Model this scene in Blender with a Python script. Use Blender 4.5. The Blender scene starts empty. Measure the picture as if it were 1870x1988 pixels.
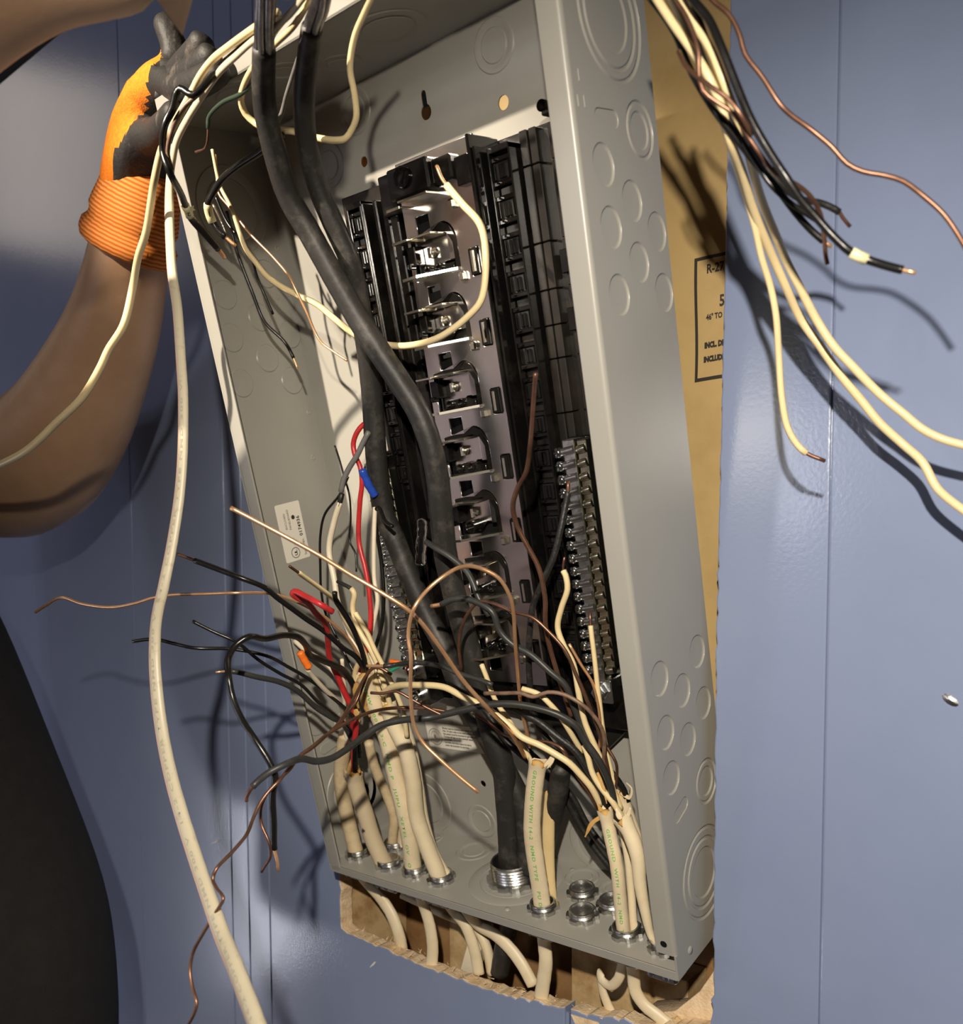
import bpy, bmesh, math, random
from mathutils import Vector, Matrix
random.seed(7)
S = bpy.context.scene
COL = S.collection
MM = 0.001
ZF = 1200.0                      # the wall frame's origin stands 1.2 m above the floor

def wp(x, y, z):                 # wall-frame millimetres -> world metres (x along wall, y into wall, z up)
    return Vector((x * MM, y * MM, (z + ZF) * MM))

# ------------------------------------------------------------------ camera
cam = bpy.data.cameras.new('camera'); cam_o = bpy.data.objects.new('camera', cam); COL.objects.link(cam_o)
right = Vector((0.762222, 0.647294, -0.005397)); down = Vector((0.037228, -0.052159, -0.997945)); fwd = Vector((-0.646245, 0.760454, -0.063855))
cam_o.matrix_world = Matrix.Translation(wp(636.018, -593.778, 283.793)) @ Matrix((
    (right.x, -down.x, -fwd.x), (right.y, -down.y, -fwd.y), (right.z, -down.z, -fwd.z))).to_4x4()
cam.sensor_fit = 'HORIZONTAL'; cam.sensor_width = 36.0
cam.lens = 36.0 * 1725.689 / 1870.0
cam.shift_x = (935 - 897.761) / 1870.0
cam.shift_y = (1219.684 - 994) / 1870.0
cam.clip_start = 0.01
cam.dof.use_dof = True; cam.dof.focus_distance = 0.68; cam.dof.aperture_fstop = 9.5
S.camera = cam_o
# ------------------------------------------------------------------ light
w = bpy.data.worlds.new('room'); S.world = w; w.use_nodes = True
w.node_tree.nodes['Background'].inputs[0].default_value = (0.56, 0.50, 0.50, 1)
w.node_tree.nodes['Background'].inputs[1].default_value = 0.012

def lamp(name, kind, loc, energy, color, target=None, **kw):
    l = bpy.data.lights.new(name, kind); l.energy = energy; l.color = color
    for k, v in kw.items(): setattr(l, k, v)
    o = bpy.data.objects.new(name, l); o.location = loc; COL.objects.link(o)
    if target is not None:
        o.rotation_euler = (Vector(target) - Vector(loc)).to_track_quat('-Z', 'Y').to_euler()
    return o
lamp('headlamp', 'SPOT', wp(701, -751, 497), 37, (1.0, 0.90, 0.76), wp(330, 0, 110), spot_size=1.56, spot_blend=0.9, shadow_soft_size=0.010)        # worn by whoever takes the picture
lamp('spot_lamp', 'SPOT', wp(-37, -1224, 993), 165, (1.0, 0.86, 0.69), wp(80, -135, 535), spot_size=0.41, spot_blend=0.6, shadow_soft_size=0.014)      # narrow beam into the box from high on the left
for i in range(2):
    for j in range(2):            # window with four panes across the room, at the left
        lamp('window_pane', 'AREA', wp(-560 + (i - .5) * 210, -2300, 600 + (j - .5) * 210), 0.9, (0.93, 0.92, 1.0), wp(220 + (i - .5) * 210, 0, 420 + (j - .5) * 210), size=0.12)
lamp('doorway', 'AREA', wp(-2040, -1440, -620), 7, (0.88, 0.90, 1.0), wp(-140, 0, 0), shape='RECTANGLE', size=0.13, size_y=1.1)
lamp('ceiling_lamp', 'AREA', wp(-2600, -1000, 1750), 2.4, (1.0, 0.86, 0.72), wp(-500, 0, 500), size=0.6)
lamp('corner_fill', 'SPOT', wp(-300, -1900, 1050), 220, (1.0, 0.92, 0.90), wp(-2300, -3300, 0), spot_size=1.05, spot_blend=0.6, shadow_soft_size=0.05)  # added fill: brightens the unseen room corner that the bus reflects
S.view_settings.view_transform = 'Standard'; S.view_settings.look = 'None'
S.view_settings.exposure = 0.0; S.view_settings.gamma = 1.0; S.view_settings.use_curve_mapping = False

# ------------------------------------------------------------------ materials
def mat(name, color, rough=0.5, metal=0.0, spec=0.5, noise=None, bump=None, coat=0.0, sss=0.0, trans=0.0):
    """noise = (scale, second colour, low, high); bump = (scale, strength)"""
    m = bpy.data.materials.new(name); m.use_nodes = True
    nt = m.node_tree; b = nt.nodes['Principled BSDF']
    b.inputs['Base Color'].default_value = (*color, 1); b.inputs['Roughness'].default_value = rough
    b.inputs['Metallic'].default_value = metal; b.inputs['Specular IOR Level'].default_value = spec
    b.inputs['Coat Weight'].default_value = coat; b.inputs['Transmission Weight'].default_value = trans
    if sss:
        b.inputs['Subsurface Weight'].default_value = sss; b.inputs['Subsurface Radius'].default_value = (.012, .005, .003); b.inputs['Subsurface Scale'].default_value = .6
    tc = nt.nodes.new('ShaderNodeTexCoord')
    if noise:
        n = nt.nodes.new('ShaderNodeTexNoise'); n.inputs['Scale'].default_value = noise[0]; n.inputs['Detail'].default_value = 6; n.inputs['Roughness'].default_value = .65
        nt.links.new(tc.outputs['Object'], n.inputs['Vector'])
        r = nt.nodes.new('ShaderNodeMapRange'); r.inputs[1].default_value = noise[2]; r.inputs[2].default_value = noise[3]
        nt.links.new(n.outputs['Fac'], r.inputs[0])
        mx = nt.nodes.new('ShaderNodeMix'); mx.data_type = 'RGBA'
        mx.inputs[6].default_value = (*color, 1); mx.inputs[7].default_value = (*noise[1], 1)
        nt.links.new(r.outputs[0], mx.inputs[0]); nt.links.new(mx.outputs[2], b.inputs['Base Color'])
    if bump:
        n2 = nt.nodes.new('ShaderNodeTexNoise'); n2.inputs['Scale'].default_value = bump[0]; n2.inputs['Detail'].default_value = 4
        nt.links.new(tc.outputs['Object'], n2.inputs['Vector'])
        bp = nt.nodes.new('ShaderNodeBump'); bp.inputs['Strength'].default_value = bump[1]; bp.inputs['Distance'].default_value = 0.001
        nt.links.new(n2.outputs['Fac'], bp.inputs['Height']); nt.links.new(bp.outputs[0], b.inputs['Normal'])
    return m

M = {}
M['wall'] = mat('wall_paint', (0.235, 0.285, 0.43), .17, noise=(6, (0.215, 0.265, 0.41), .4, .7), bump=(330, .09))
M['plaster'] = mat('pale_plaster', (0.56, 0.50, 0.50), .8)
M['wood'] = mat('raw_board', (0.80, 0.62, 0.40), .85, noise=(90, (0.58, 0.38, 0.19), .45, .75), bump=(420, .9))
M['fibre'] = mat('splintered_fibre', (0.80, 0.62, 0.38), .9, noise=(150, (0.55, 0.34, 0.15), .45, .7))
M['board'] = mat('cavity_board', (0.34, 0.19, 0.075), .8, noise=(25, (0.20, 0.095, 0.03), .4, .7))
M['lumber'] = mat('lumber', (0.62, 0.44, 0.22), .8, noise=(40, (0.36, 0.21, 0.08), .4, .7))
M['kraft'] = mat('kraft_paper', (0.43, 0.30, 0.125), .6, noise=(28, (0.37, 0.25, 0.10), .45, .75), bump=(40, .35))
M['ink'] = mat('black_print', (0.025, 0.02, 0.016), .6)
M['panel'] = mat('grey_enamel', (0.335, 0.325, 0.29), .34, noise=(9, (0.32, 0.31, 0.275), .4, .7), bump=(900, .02))
M['plastic'] = mat('black_plastic', (0.005, 0.0046, 0.0042), .15, 0.0, .4, noise=(30, (0.02, 0.017, 0.014), .5, .8), bump=(160, .06))
M['plastic_matt'] = mat('black_plastic_base', (0.012, 0.0105, 0.009), .3, noise=(22, (0.03, 0.024, 0.018), .5, .8), bump=(120, .10))
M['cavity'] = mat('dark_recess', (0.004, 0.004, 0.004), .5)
M['tin'] = mat('tin_plated_bus', (0.80, 0.76, 0.73), .2, 1.0, noise=(14, (0.68, 0.64, 0.61), .4, .7), bump=(35, .10))
M['tin_edge'] = mat('tin_edge', (0.80, 0.76, 0.64), .22, 1.0)
M['zinc'] = mat('zinc_plate', (0.60, 0.60, 0.58), .28, 1.0, noise=(120, (0.42, 0.42, 0.41), .4, .7), bump=(260, .25))
M['zinc_dull'] = mat('dull_zinc', (0.52, 0.52, 0.50), .36, 1.0, noise=(120, (0.34, 0.34, 0.33), .4, .7), bump=(260, .4))
M['screw'] = mat('bright_screw', (0.74, 0.77, 0.80), .14, 1.0)
M['brass'] = mat('yellowed_terminal', (0.62, 0.60, 0.47), .25, 1.0, noise=(200, (0.42, 0.40, 0.30), .4, .7))
M['label'] = mat('paper_label', (0.78, 0.74, 0.64), .45)
M['ink_grey'] = mat('grey_print', (0.40, 0.37, 0.29), .6)
M['ink_green'] = mat('green_print', (0.22, 0.50, 0.13), .6)
M['cream_ins'] = mat('cream_insulation', (0.80, 0.65, 0.36), .38, noise=(60, (0.70, 0.54, 0.28), .5, .85))
M['white_ins'] = mat('white_insulation', (0.82, 0.73, 0.55), .38, noise=(60, (0.72, 0.60, 0.42), .5, .85))
M['black_ins'] = mat('black_insulation', (0.008, 0.0075, 0.007), .28, noise=(140, (0.03, 0.027, 0.024), .6, .85), bump=(200, .15))
M['black_old'] = mat('old_black_insulation', (0.014, 0.013, 0.012), .45, noise=(150, (0.06, 0.054, 0.048), .55, .8), bump=(300, .4))
M['black_rubber'] = mat('weathered_black_sheath', (0.02, 0.0185, 0.0165), .52, noise=(55, (0.085, 0.078, 0.066), .52, .76), bump=(130, .4))
M['charcoal_ins'] = mat('charcoal_insulation', (0.032, 0.032, 0.03), .42, noise=(90, (0.055, 0.055, 0.052), .5, .8))
M['grey_ins'] = mat('grey_insulation', (0.16, 0.155, 0.145), .45, noise=(90, (0.10, 0.095, 0.09), .5, .8))
M['brown_ins'] = mat('brown_insulation', (0.24, 0.15, 0.10), .45, noise=(120, (0.10, 0.06, 0.04), .45, .75))
M['red_ins'] = mat('red_insulation', (0.55, 0.03, 0.03), .35, noise=(60, (0.30, 0.015, 0.02), .5, .75))
M['green_ins'] = mat('dark_green_insulation', (0.03, 0.05, 0.03), .4)
M['green_bright'] = mat('green_insulation', (0.03, 0.30, 0.18), .35)
M['copper'] = mat('bright_copper', (0.92, 0.54, 0.29), .32, .75, noise=(70, (0.75, 0.38, 0.17), .45, .75))
M['copper_dark'] = mat('dull_copper', (0.26, 0.135, 0.085), .36, .75, noise=(70, (0.15, 0.075, 0.05), .4, .7))
M['tinned'] = mat('tinned_wire', (0.8, 0.78, 0.7), .2, 1.0)
M['alu'] = mat('aluminium_strand', (0.50, 0.49, 0.50), .36, 1.0, noise=(160, (0.20, 0.19, 0.20), .4, .7))
M['jacket_white'] = mat('cream_sheath', (0.80, 0.68, 0.46), .42, noise=(45, (0.70, 0.57, 0.36), .45, .8), bump=(70, .15))
M['jacket_hung'] = mat('scuffed_sheath', (0.56, 0.50, 0.36), .42, noise=(120, (0.40, 0.33, 0.24), .58, .74), bump=(70, .15))
M['pink'] = mat('pink_edge', (0.62, 0.36, 0.30), .45)
M['jacket_old'] = mat('yellowed_sheath', (0.66, 0.53, 0.33), .5, noise=(50, (0.46, 0.34, 0.18), .45, .75), bump=(90, .3))
M['jacket_burnt'] = mat('scorched_sheath', (0.60, 0.49, 0.32), .5, noise=(42, (0.06, 0.04, 0.028), .585, .64), bump=(90, .35))
M['jacket_beige'] = mat('beige_sheath', (0.78, 0.60, 0.30), .5, noise=(25, (0.68, 0.49, 0.22), .45, .8))
M['paper_wrap'] = mat('paper_wrap', (0.62, 0.38, 0.12), .8, noise=(70, (0.42, 0.22, 0.06), .4, .7))
M['blue_nut'] = mat('blue_plastic', (0.02, 0.07, 0.42), .35)
M['orange_nut'] = mat('orange_plastic', (0.85, 0.18, 0.02), .4)
M['clear'] = mat('clear_plastic', (0.96, 0.96, 0.95), .05, trans=1.0)
M['tape'] = mat('yellow_tag', (0.78, 0.72, 0.42), .5)
M['skin'] = mat('skin', (0.66, 0.41, 0.24), .5, noise=(22, (0.58, 0.345, 0.19), .4, .7), bump=(230, .25), sss=.12)
M['glove_knit'] = mat('orange_knit', (0.88, 0.24, 0.004), .85, noise=(300, (0.70, 0.16, 0.004), .4, .7), bump=(700, .7))
M['glove_coat'] = mat('black_latex_coating', (0.022, 0.02, 0.018), .6, noise=(38, (0.16, 0.135, 0.11), .58, .78), bump=(260, .6))
M['shirt'] = mat('black_cloth', (0.016, 0.014, 0.013), .9, noise=(60, (0.022, 0.02, 0.018), .4, .7), bump=(900, .5))

def rib_knit(name):
    m = mat(name, (0.88, 0.24, 0.01), .85)
    nt = m.node_tree; b = nt.nodes['Principled BSDF']
    tc = nt.nodes.new('ShaderNodeTexCoord'); wv = nt.nodes.new('ShaderNodeTexWave')
    wv.wave_type = 'BANDS'; wv.bands_direction = 'Y'; wv.inputs['Scale'].default_value = 8.5; wv.inputs['Distortion'].default_value = .3
    nt.links.new(tc.outputs['UV'], wv.inputs['Vector'])
    mx = nt.nodes.new('ShaderNodeMix'); mx.data_type = 'RGBA'
    mx.inputs[6].default_value = (0.52, 0.10, 0.004, 1); mx.inputs[7].default_value = (0.95, 0.36, 0.07, 1)
    nt.links.new(wv.outputs['Fac'], mx.inputs[0]); nt.links.new(mx.outputs[2], b.inputs['Base Color'])
    return m

# ------------------------------------------------------------------ helpers
def tag(o, label=None, cat=None, group=None, kind=None):
    if label: o['label'] = label
    if cat: o['category'] = cat
    if group: o['group'] = group
    if kind: o['kind'] = kind
    return o

def link(name, me, m=None, parent=None, loc=None):
    o = bpy.data.objects.new(name, me); COL.objects.link(o)
    if m is not None and me is not None:
        for q in (m if isinstance(m, (list, tuple)) else [m]): me.materials.append(q)
    if parent: o.parent = parent
    if loc is not None: o.location = loc
    return o

def smooth(me, on=True):
    me.polygons.foreach_set('use_smooth', [on] * len(me.polygons))

def empty(name, loc=(0, 0, 0), parent=None):
    o = bpy.data.objects.new(name, None); COL.objects.link(o); o.location = loc; o.empty_display_size = .02
    if parent: o.parent = parent
    return o

def bm_obj(name, bm, m, parent=None, smooth_on=False, loc=None, auto=False):
    me = bpy.data.meshes.new(name)
    bmesh.ops.recalc_face_normals(bm, faces=bm.faces[:])
    bm.to_mesh(me); bm.free()
    if smooth_on: smooth(me)
    if auto: me.set_sharp_from_angle(angle=math.radians(38)); 
    return link(name, me, m, parent, loc)

def add_box(bm, x0, x1, y0, y1, z0, z1, bev=0.0, s=MM):
    r = bmesh.ops.create_cube(bm, size=1.0)
    vs = r['verts']
    for v in vs:
        v.co = Vector((x0 + (v.co.x + .5) * (x1 - x0), y0 + (v.co.y + .5) * (y1 - y0), z0 + (v.co.z + .5) * (z1 - z0))) * s
    if bev:
        es = list({e for v in vs for e in v.link_edges})
        bmesh.ops.bevel(bm, geom=es, offset=bev * s, segments=1, affect='EDGES', profile=.5)

def frame_axes(n):
    n = Vector(n).normalized()
    a = Vector((0, 0, 1)) if abs(n.z) < .9 else Vector((1, 0, 0))
    u = a.cross(n).normalized(); v = n.cross(u)
    return u, v, n

def add_lathe(bm, prof, center, axis, seg=24, s=MM, cap=False):
    """prof: list of (radius, height along axis) in mm"""
    u, v, n = frame_axes(axis); c = Vector(center)
    rings = []
    for r, h in prof:
        if r <= 1e-6: rings.append([bm.verts.new((c + n * h) * s)])
        else: rings.append([bm.verts.new((c + n * h + (u * math.cos(2 * math.pi * k / seg) + v * math.sin(2 * math.pi * k / seg)) * r) * s) for k in range(seg)])
    for a, b in zip(rings, rings[1:]):
        for k in range(seg):
            k2 = (k + 1) % seg
            if len(a) == 1 and len(b) == 1: continue
            if len(a) == 1: bm.faces.new((a[0], b[k], b[k2]))
            elif len(b) == 1: bm.faces.new((a[k], a[k2], b[0]))
            else: bm.faces.new((a[k], a[k2], b[k2], b[k]))
    if cap and len(rings[0]) > 1: bm.faces.new(list(reversed(rings[0])))
    if cap and len(rings[-1]) > 1: bm.faces.new(rings[-1])

def poly_plate(name, outer, holes, thick, to3, bevel=0.0):
    """flat plate with holes; 2D mm outline, to3(u, v, t) -> metres"""
    cu = bpy.data.curves.new(name, 'CURVE'); cu.dimensions = '2D'; cu.fill_mode = 'BOTH'
    cu.extrude = max(thick / 2 - bevel, .01); cu.bevel_depth = bevel; cu.bevel_resolution = 1 if bevel else 0
    for loop in [outer] + holes:
        sp = cu.splines.new('POLY'); sp.points.add(len(loop) - 1); sp.use_cyclic_u = True
        for p, q in zip(sp.points, loop): p.co = (q[0], q[1], 0, 1)
    o = bpy.data.objects.new(name, cu); COL.objects.link(o)
    bpy.context.view_layer.update()
    me = bpy.data.meshes.new_from_object(o.evaluated_get(bpy.context.evaluated_depsgraph_get()))
    bpy.data.objects.remove(o); bpy.data.curves.remove(cu)
    for v in me.vertices: v.co = to3(v.co.x, v.co.y, v.co.z + thick / 2)
    bm = bmesh.new(); bm.from_mesh(me); bmesh.ops.remove_doubles(bm, verts=bm.verts[:], dist=1e-6)
    bmesh.ops.recalc_face_normals(bm, faces=bm.faces[:]); bm.to_mesh(me); bm.free()
    me.name = name
    return me

def circ(cx, cy, r, n=28): return [(cx + r * math.cos(2 * math.pi * k / n), cy + r * math.sin(2 * math.pi * k / n)) for k in range(n)]
def stadium(cx, cy, L, r, ang, n=8):
    ca, sa = math.cos(ang), math.sin(ang); pts = []
    for s_, a0 in ((1, -math.pi / 2), (-1, math.pi / 2)):
        for k in range(n + 1):
            a = a0 + math.pi * k / n; x = s_ * L / 2 + r * math.cos(a); y = r * math.sin(a)
            pts.append((cx + x * ca - y * sa, cy + x * sa + y * ca))
    return pts

FONT = None
def text_mesh(body, size, spacing=1.0, bold=0.0):
    cu = bpy.data.curves.new('lettering', 'FONT'); cu.body = body; cu.size = size; cu.space_character = spacing; cu.offset = bold; cu.resolution_u = 2
    o = bpy.data.objects.new('lettering', cu); COL.objects.link(o); bpy.context.view_layer.update()
    me = bpy.data.meshes.new_from_object(o.evaluated_get(bpy.context.evaluated_depsgraph_get()))
    bpy.data.objects.remove(o); bpy.data.curves.remove(cu)
    return me

def lettering(name, body, size, to3, m, parent, spacing=1.0, bold=0.0, align=0.0):
    me = text_mesh(body, size, spacing, bold)
    xs = [v.co.x for v in me.vertices]
    sh = align * (max(xs) + min(xs)) if xs else 0
    for v in me.vertices: v.co = to3(v.co.x - sh, v.co.y)
    me.name = name
    return link(name, me, m, parent)

# ------------------------------------------------------------------ swept tubes
def spline(P, step=3.0):
    """Catmull-Rom through (x, y, z, r) rows, resampled about every `step` mm"""
    Q = []
    n = len(P)
    V = [Vector(p) if False else p for p in P]
    for i in range(n - 1):
        p0 = P[max(i - 1, 0)]; p1 = P[i]; p2 = P[i + 1]; p3 = P[min(i + 2, n - 1)]
        d = math.dist(p1[:3], p2[:3]); k = max(2, min(14, int(d / step)))
        t01 = max(math.dist(p0[:3], p1[:3]), 1e-3) ** .5 if i > 0 else max(d, 1e-3) ** .5
        t12 = max(d, 1e-3) ** .5
        t23 = max(math.dist(p2[:3], p3[:3]), 1e-3) ** .5 if i < n - 2 else t12
        for j in range(k):
            t = j / k; row = []
            for c in range(4):
                m1 = (p2[c] - p1[c]) if i == 0 else t12 * ((p1[c] - p0[c]) / t01 - (p2[c] - p0[c]) / (t01 + t12) + (p2[c] - p1[c]) / t12)
                m2 = (p2[c] - p1[c]) if i == n - 2 else t12 * ((p2[c] - p1[c]) / t12 - (p3[c] - p1[c]) / (t12 + t23) + (p3[c] - p2[c]) / t23)
                h = (2 * t**3 - 3 * t**2 + 1) * p1[c] + (t**3 - 2 * t**2 + t) * m1 + (-2 * t**3 + 3 * t**2) * p2[c] + (t**3 - t**2) * m2
                row.append(h)
            Q.append(row)
    Q.append(list(P[-1]))
    return Q

def frames(Q):
    n = len(Q); pts = [wp(*q[:3]) for q in Q]
    out = []
    hint = Vector((0.35, -0.9, 0.25))
    prev = None
    for i in range(n):
        t = (pts[min(i + 1, n - 1)] - pts[max(i - 1, 0)])
        if t.length < 1e-9: t = Vector((0, 0, 1))
        t.normalize()
        nn = hint if prev is None else prev
        nn = nn - t * nn.dot(t)
        if nn.length < 1e-4: nn = Vector((0, 0, 1)) - t * t.z
        nn.normalize()
        # relax toward the hint so that flat cables keep facing the room
        h = hint - t * hint.dot(t)
        if h.length > .3:
            nn = (nn * .85 + h.normalized() * .15).normalized()
        prev = nn
        out.append((pts[i], t, nn, t.cross(nn)))
    return out

def tube(name, Q, m, parent, seg=8, flat=1.0, cap0=True, cap1=True, wobble=0.0, torn=None):
    F = frames(Q); org = F[0][0].copy(); bm = bmesh.new(); rings = []
    for i, ((p, t, nn, bb), q) in enumerate(zip(F, Q)):
        r = q[3] * MM
        if wobble: r *= 1 + random.uniform(-wobble, wobble)
        ring = []
        for k in range(seg):
            a = 2 * math.pi * k / seg
            off = bb * (math.cos(a) * r) + nn * (math.sin(a) * r * flat)
            if torn and i >= len(Q) - 2:
                e = i - (len(Q) - 2)
                off = off * (1.10 + .12 * e) + t * (random.uniform(-1, 1) * r * .55 * (e + .2))
            ring.append(bm.verts.new(p + off - org))
        rings.append(ring)
    for a, b in zip(rings, rings[1:]):
        for k in range(seg):
            k2 = (k + 1) % seg; bm.faces.new((a[k], a[k2], b[k2], b[k]))
    for on, ring, i, sgn in ((cap0, rings[0], 0, -1), (cap1, rings[-1], -1, 1)):
        if on:
            c = bm.verts.new(F[i][0] + F[i][1] * (Q[i][3] * MM * .35 * sgn) - org)
            for k in range(seg):
                bm.faces.new((ring[k], ring[(k + 1) % seg], c))
    me = bpy.data.meshes.new(name); bmesh.ops.recalc_face_normals(bm, faces=bm.faces[:]); bm.to_mesh(me); bm.free(); smooth(me)
    o = link(name, me, m, parent)
    o.location = org - (parent.location if parent else Vector((0, 0, 0)))
    return o

def path_len(Q):
    L = [0]
    for a, b in zip(Q, Q[1:]): L.append(L[-1] + math.dist(a[:3], b[:3]))
    return L

def text_on(Q, spec, flat, parent):
    """print running along a cable: spec = (text, start fraction, end fraction, letter height mm, ink)"""
    body, f0, f1, h, ink = spec[:5]
    rev = len(spec) > 5
    L = path_len(Q); tot = L[-1]; F = frames(Q)
    me = text_mesh(body, h, 1.25, h * .028)
    wmax = max(v.co.x for v in me.vertices) or 1
    span = (f1 - f0) * tot; sc = span / wmax
    hs = 1.0
    org = parent.location
    bm = bmesh.new(); bm.from_mesh(me)
    bmesh.ops.triangulate(bm, faces=bm.faces[:])
    for v in bm.verts:
        s = f1 * tot - v.co.x * sc          # read downward from the free end
        i = 0
        while i < len(L) - 2 and L[i + 1] < s: i += 1
        t = (s - L[i]) / max(L[i + 1] - L[i], 1e-6)
        p = F[i][0].lerp(F[i + 1][0], t); nn = F[i][2].lerp(F[i + 1][2], t).normalized(); bb = F[i][3].lerp(F[i + 1][3], t).normalized()
        r = Q[i][3] + (Q[i + 1][3] - Q[i][3]) * t
        a = (v.co.y - h * .36) / h * (.62 * min(1.0, h / r))
        c = max(-.95, min(.95, a))
        v.co = p + (bb * (c * r) + nn * (math.sqrt(1 - c * c) * r * flat + .12)) * MM - org
    m2 = bpy.data.meshes.new('lettering'); bm.to_mesh(m2); bm.free(); bpy.data.meshes.remove(me)
    return link('lettering', m2, M[ink], parent)

# ------------------------------------------------------------------ the wall
WX = [-900, -420, -220, -188, -150, 240, 443, 700, 1150]
HX0, HX1, HZ0, HZ1 = -36, 369.5, -84, 735
rj = random.Random(3)
def ragged(p, q, n, amp):
    out = []
    for k in range(n):
        t = k / n; x = p[0] + (q[0] - p[0]) * t; z = p[1] + (q[1] - p[1]) * t
        dx, dz = q[0] - p[0], q[1] - p[1]; L = math.hypot(dx, dz); j = rj.uniform(-amp, amp)
        out.append((x - dz / L * j, z + dx / L * j))
    return out
wall = empty('wall_back', wp(0, 0, 0)); tag(wall, kind='structure')
def wall_plank(outline, name='panel_board'):
    me = poly_plate(name, outline, [], 17.0, lambda u, v, t: Vector((u * MM, t * MM, v * MM)), bevel=1.35)
    me.materials.append(M['wall']); me.materials.append(M['wood'])
    for p in me.polygons:
        c = p.center / MM; nx = p.normal
        near_gap = min(abs(c.x - g) for g in WX) < 3.5
        hole = HX0 - 6 < c.x < HX1 + 6 and HZ0 - 14 < c.z < HZ1 + 14
        p.material_index = 1 if (hole and nx.y > -.92 and not (near_gap and abs(nx.x) > .5 and not (HX0 < c.x < HX1 and False))) else 0
        if c.y > 3 and hole: p.material_index = 1
    smooth(me, False)
    return link(name, me, None, wall)
G = 1.6
def rect(x0, x1, z0, z1): return [(x0 + G, z0), (x1 - G, z0), (x1 - G, z1), (x0 + G, z1)]
for a, b in zip(WX, WX[1:]):
    if (a, b) == (-150, 240):
        o = [(a + G, -500), (b - G, -500)] + ragged((b - G, -77), (170, -85), 14, 1.6) + ragged((170, -85), (100, -86.5), 12, 1.4) + ragged((100, -86.5), (HX0 + 6, -83), 22, 1.5)
        o += ragged((HX0 + 2, -80), (HX0, 60), 24, 1.3) + [(HX0, HZ1), (b - G, HZ1), (b - G, 1000), (a + G, 1000)]
    elif (a, b) == (240, 443):
        o = [(a + G, -500), (b - G, -500), (b - G, 1000), (a + G, 1000), (a + G, HZ1), (HX1 + 2, HZ1)]
        o += ragged((HX1 + 3, 660), (HX1 - .5, 330), 60, .5) + ragged((HX1 - .5, 330), (HX1 - 1.5, 210), 22, 1.1) + ragged((HX1 - 1.5, 210), (HX1 - .5, -22), 36, .7)
        o += ragged((HX1 - 1, -24), (HX1 - 2, -45), 5, 1.5) + ragged((HX1 - 4, -52), (330, -62), 8, 2.0) + ragged((330, -62), (a + G, -77), 18, 1.8)
    else:
        o = rect(a, b, -500, 1000)
    wall_plank(o)
for g in WX[1:-1]:                                   # groove floors
    bm = bmesh.new()
    segs = [(-500, 1000)] if not (HX0 < g < HX1) else [(-500, -79), (HZ1, 1000)]
    for z0, z1 in segs: add_box(bm, g - G - .8, g + G + .8, 2.2, 4.0, z0, z1)
    bm_obj('groove', bm, M['wall'], wall)
bm = bmesh.new()                                     # torn fibres along the cut
for k in range(150):
    t = rj.random()
    if k < 120: x = HX0 + 6 + t * (HX1 - HX0 - 12); z = -83 + 22 * max(0, (x - 170) / 200) ** 1.2 + 1; y = rj.uniform(0, 17); d = Vector((rj.uniform(-1, 1), rj.uniform(-.6, .3), rj.uniform(.0, .7)))
    else: x = HX0 + 1; z = -78 + t * 70; y = rj.uniform(0, 12); d = Vector((rj.uniform(.0, .6), rj.uniform(-.5, .2), rj.uniform(-1, 1)))
    d = d.normalized() * rj.uniform(2.5, 7); wv = Vector((-d.z, 0, d.x)).normalized() * rj.uniform(.25, .7); c = Vector((x, y, z))
    a_, b_, c_ = [bm.verts.new(q * MM) for q in (c - wv, c + wv, c + d)]
    n_ = bm.verts.new((c + Vector((0, .5, 0))) * MM)
    bm.faces.new((a_, b_, c_)); bm.faces.new((b_, n_, c_)); bm.faces.new((n_, a_, c_))
tag(bm_obj('torn_fibre', bm, M['fibre'], wall), kind='stuff')
bm = bmesh.new()                                     # torn flap under the opening
vs = [bm.verts.new(Vector(q) * MM) for q in ((246, -.6, -78), (272, -.6, -76), (279, -1.2, -88), (268, -2, -86), (262, -2.5, -93), (252, -1.5, -86))]
bm.faces.new(vs); r_ = bmesh.ops.extrude_face_region(bm, geom=bm.faces[:]); [setattr(v, 'co', v.co + Vector((0, .0008, 0))) for v in r_['geom'] if isinstance(v, bmesh.types.BMVert)]
bm_obj('torn_flap', bm, M['wood'], wall)
for x, z, L, an in ((13, -104, 14, 2.3), (-251, -32, 24, 2.0), (0, 0, 0, 0)):     # chips in the paint
    if not L: continue
    bm = bmesh.new(); c = Vector((x, -.25, z)); d = Vector((math.sin(an), 0, -math.cos(an))); n_ = Vector((-d.z, 0, d.x))
    vs = [bm.verts.new((c + d * (a * L) + n_ * b) * MM) for a, b in ((-.5, 0), (-.1, .9), (.3, 1.4), (.5, .2), (.1, -.8))]
    bm.faces.new(vs); bm_obj('paint_chip', bm, M['label'], wall)
for x, z in ((516, 205),):
    bm = bmesh.new(); add_lathe(bm, [(0, -.9), (2.2, -.9), (3.8, -.2), (4.4, 0)], (0, 0, 0), (0, 1, 0), 12)
    o = bm_obj('dent', bm, M['zinc'], wall, True); o.location = Vector((x, -.1, z)) * MM; o.scale = (1.2, 1, .62); o.rotation_euler = (0, math.radians(35), 0)

# the rest of the room, behind and left of the camera (seen only in reflections)
for nm, d in (('wall_left', (-2930, -2900, -3330, 12, -1200, 1900)), ('wall_rear', (-2900, 2200, -3330, -3300, -1200, 1900)), ('floor', (-2900, 2200, -3300, 0, -1230, -1200))):
    bm = bmesh.new(); add_box(bm, d[0] , d[1], d[2], d[3], d[4], d[5])
    o = bm_obj(nm, bm, M['plaster']); o.location = wp(0, 0, 0); tag(o, kind='structure')

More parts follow.
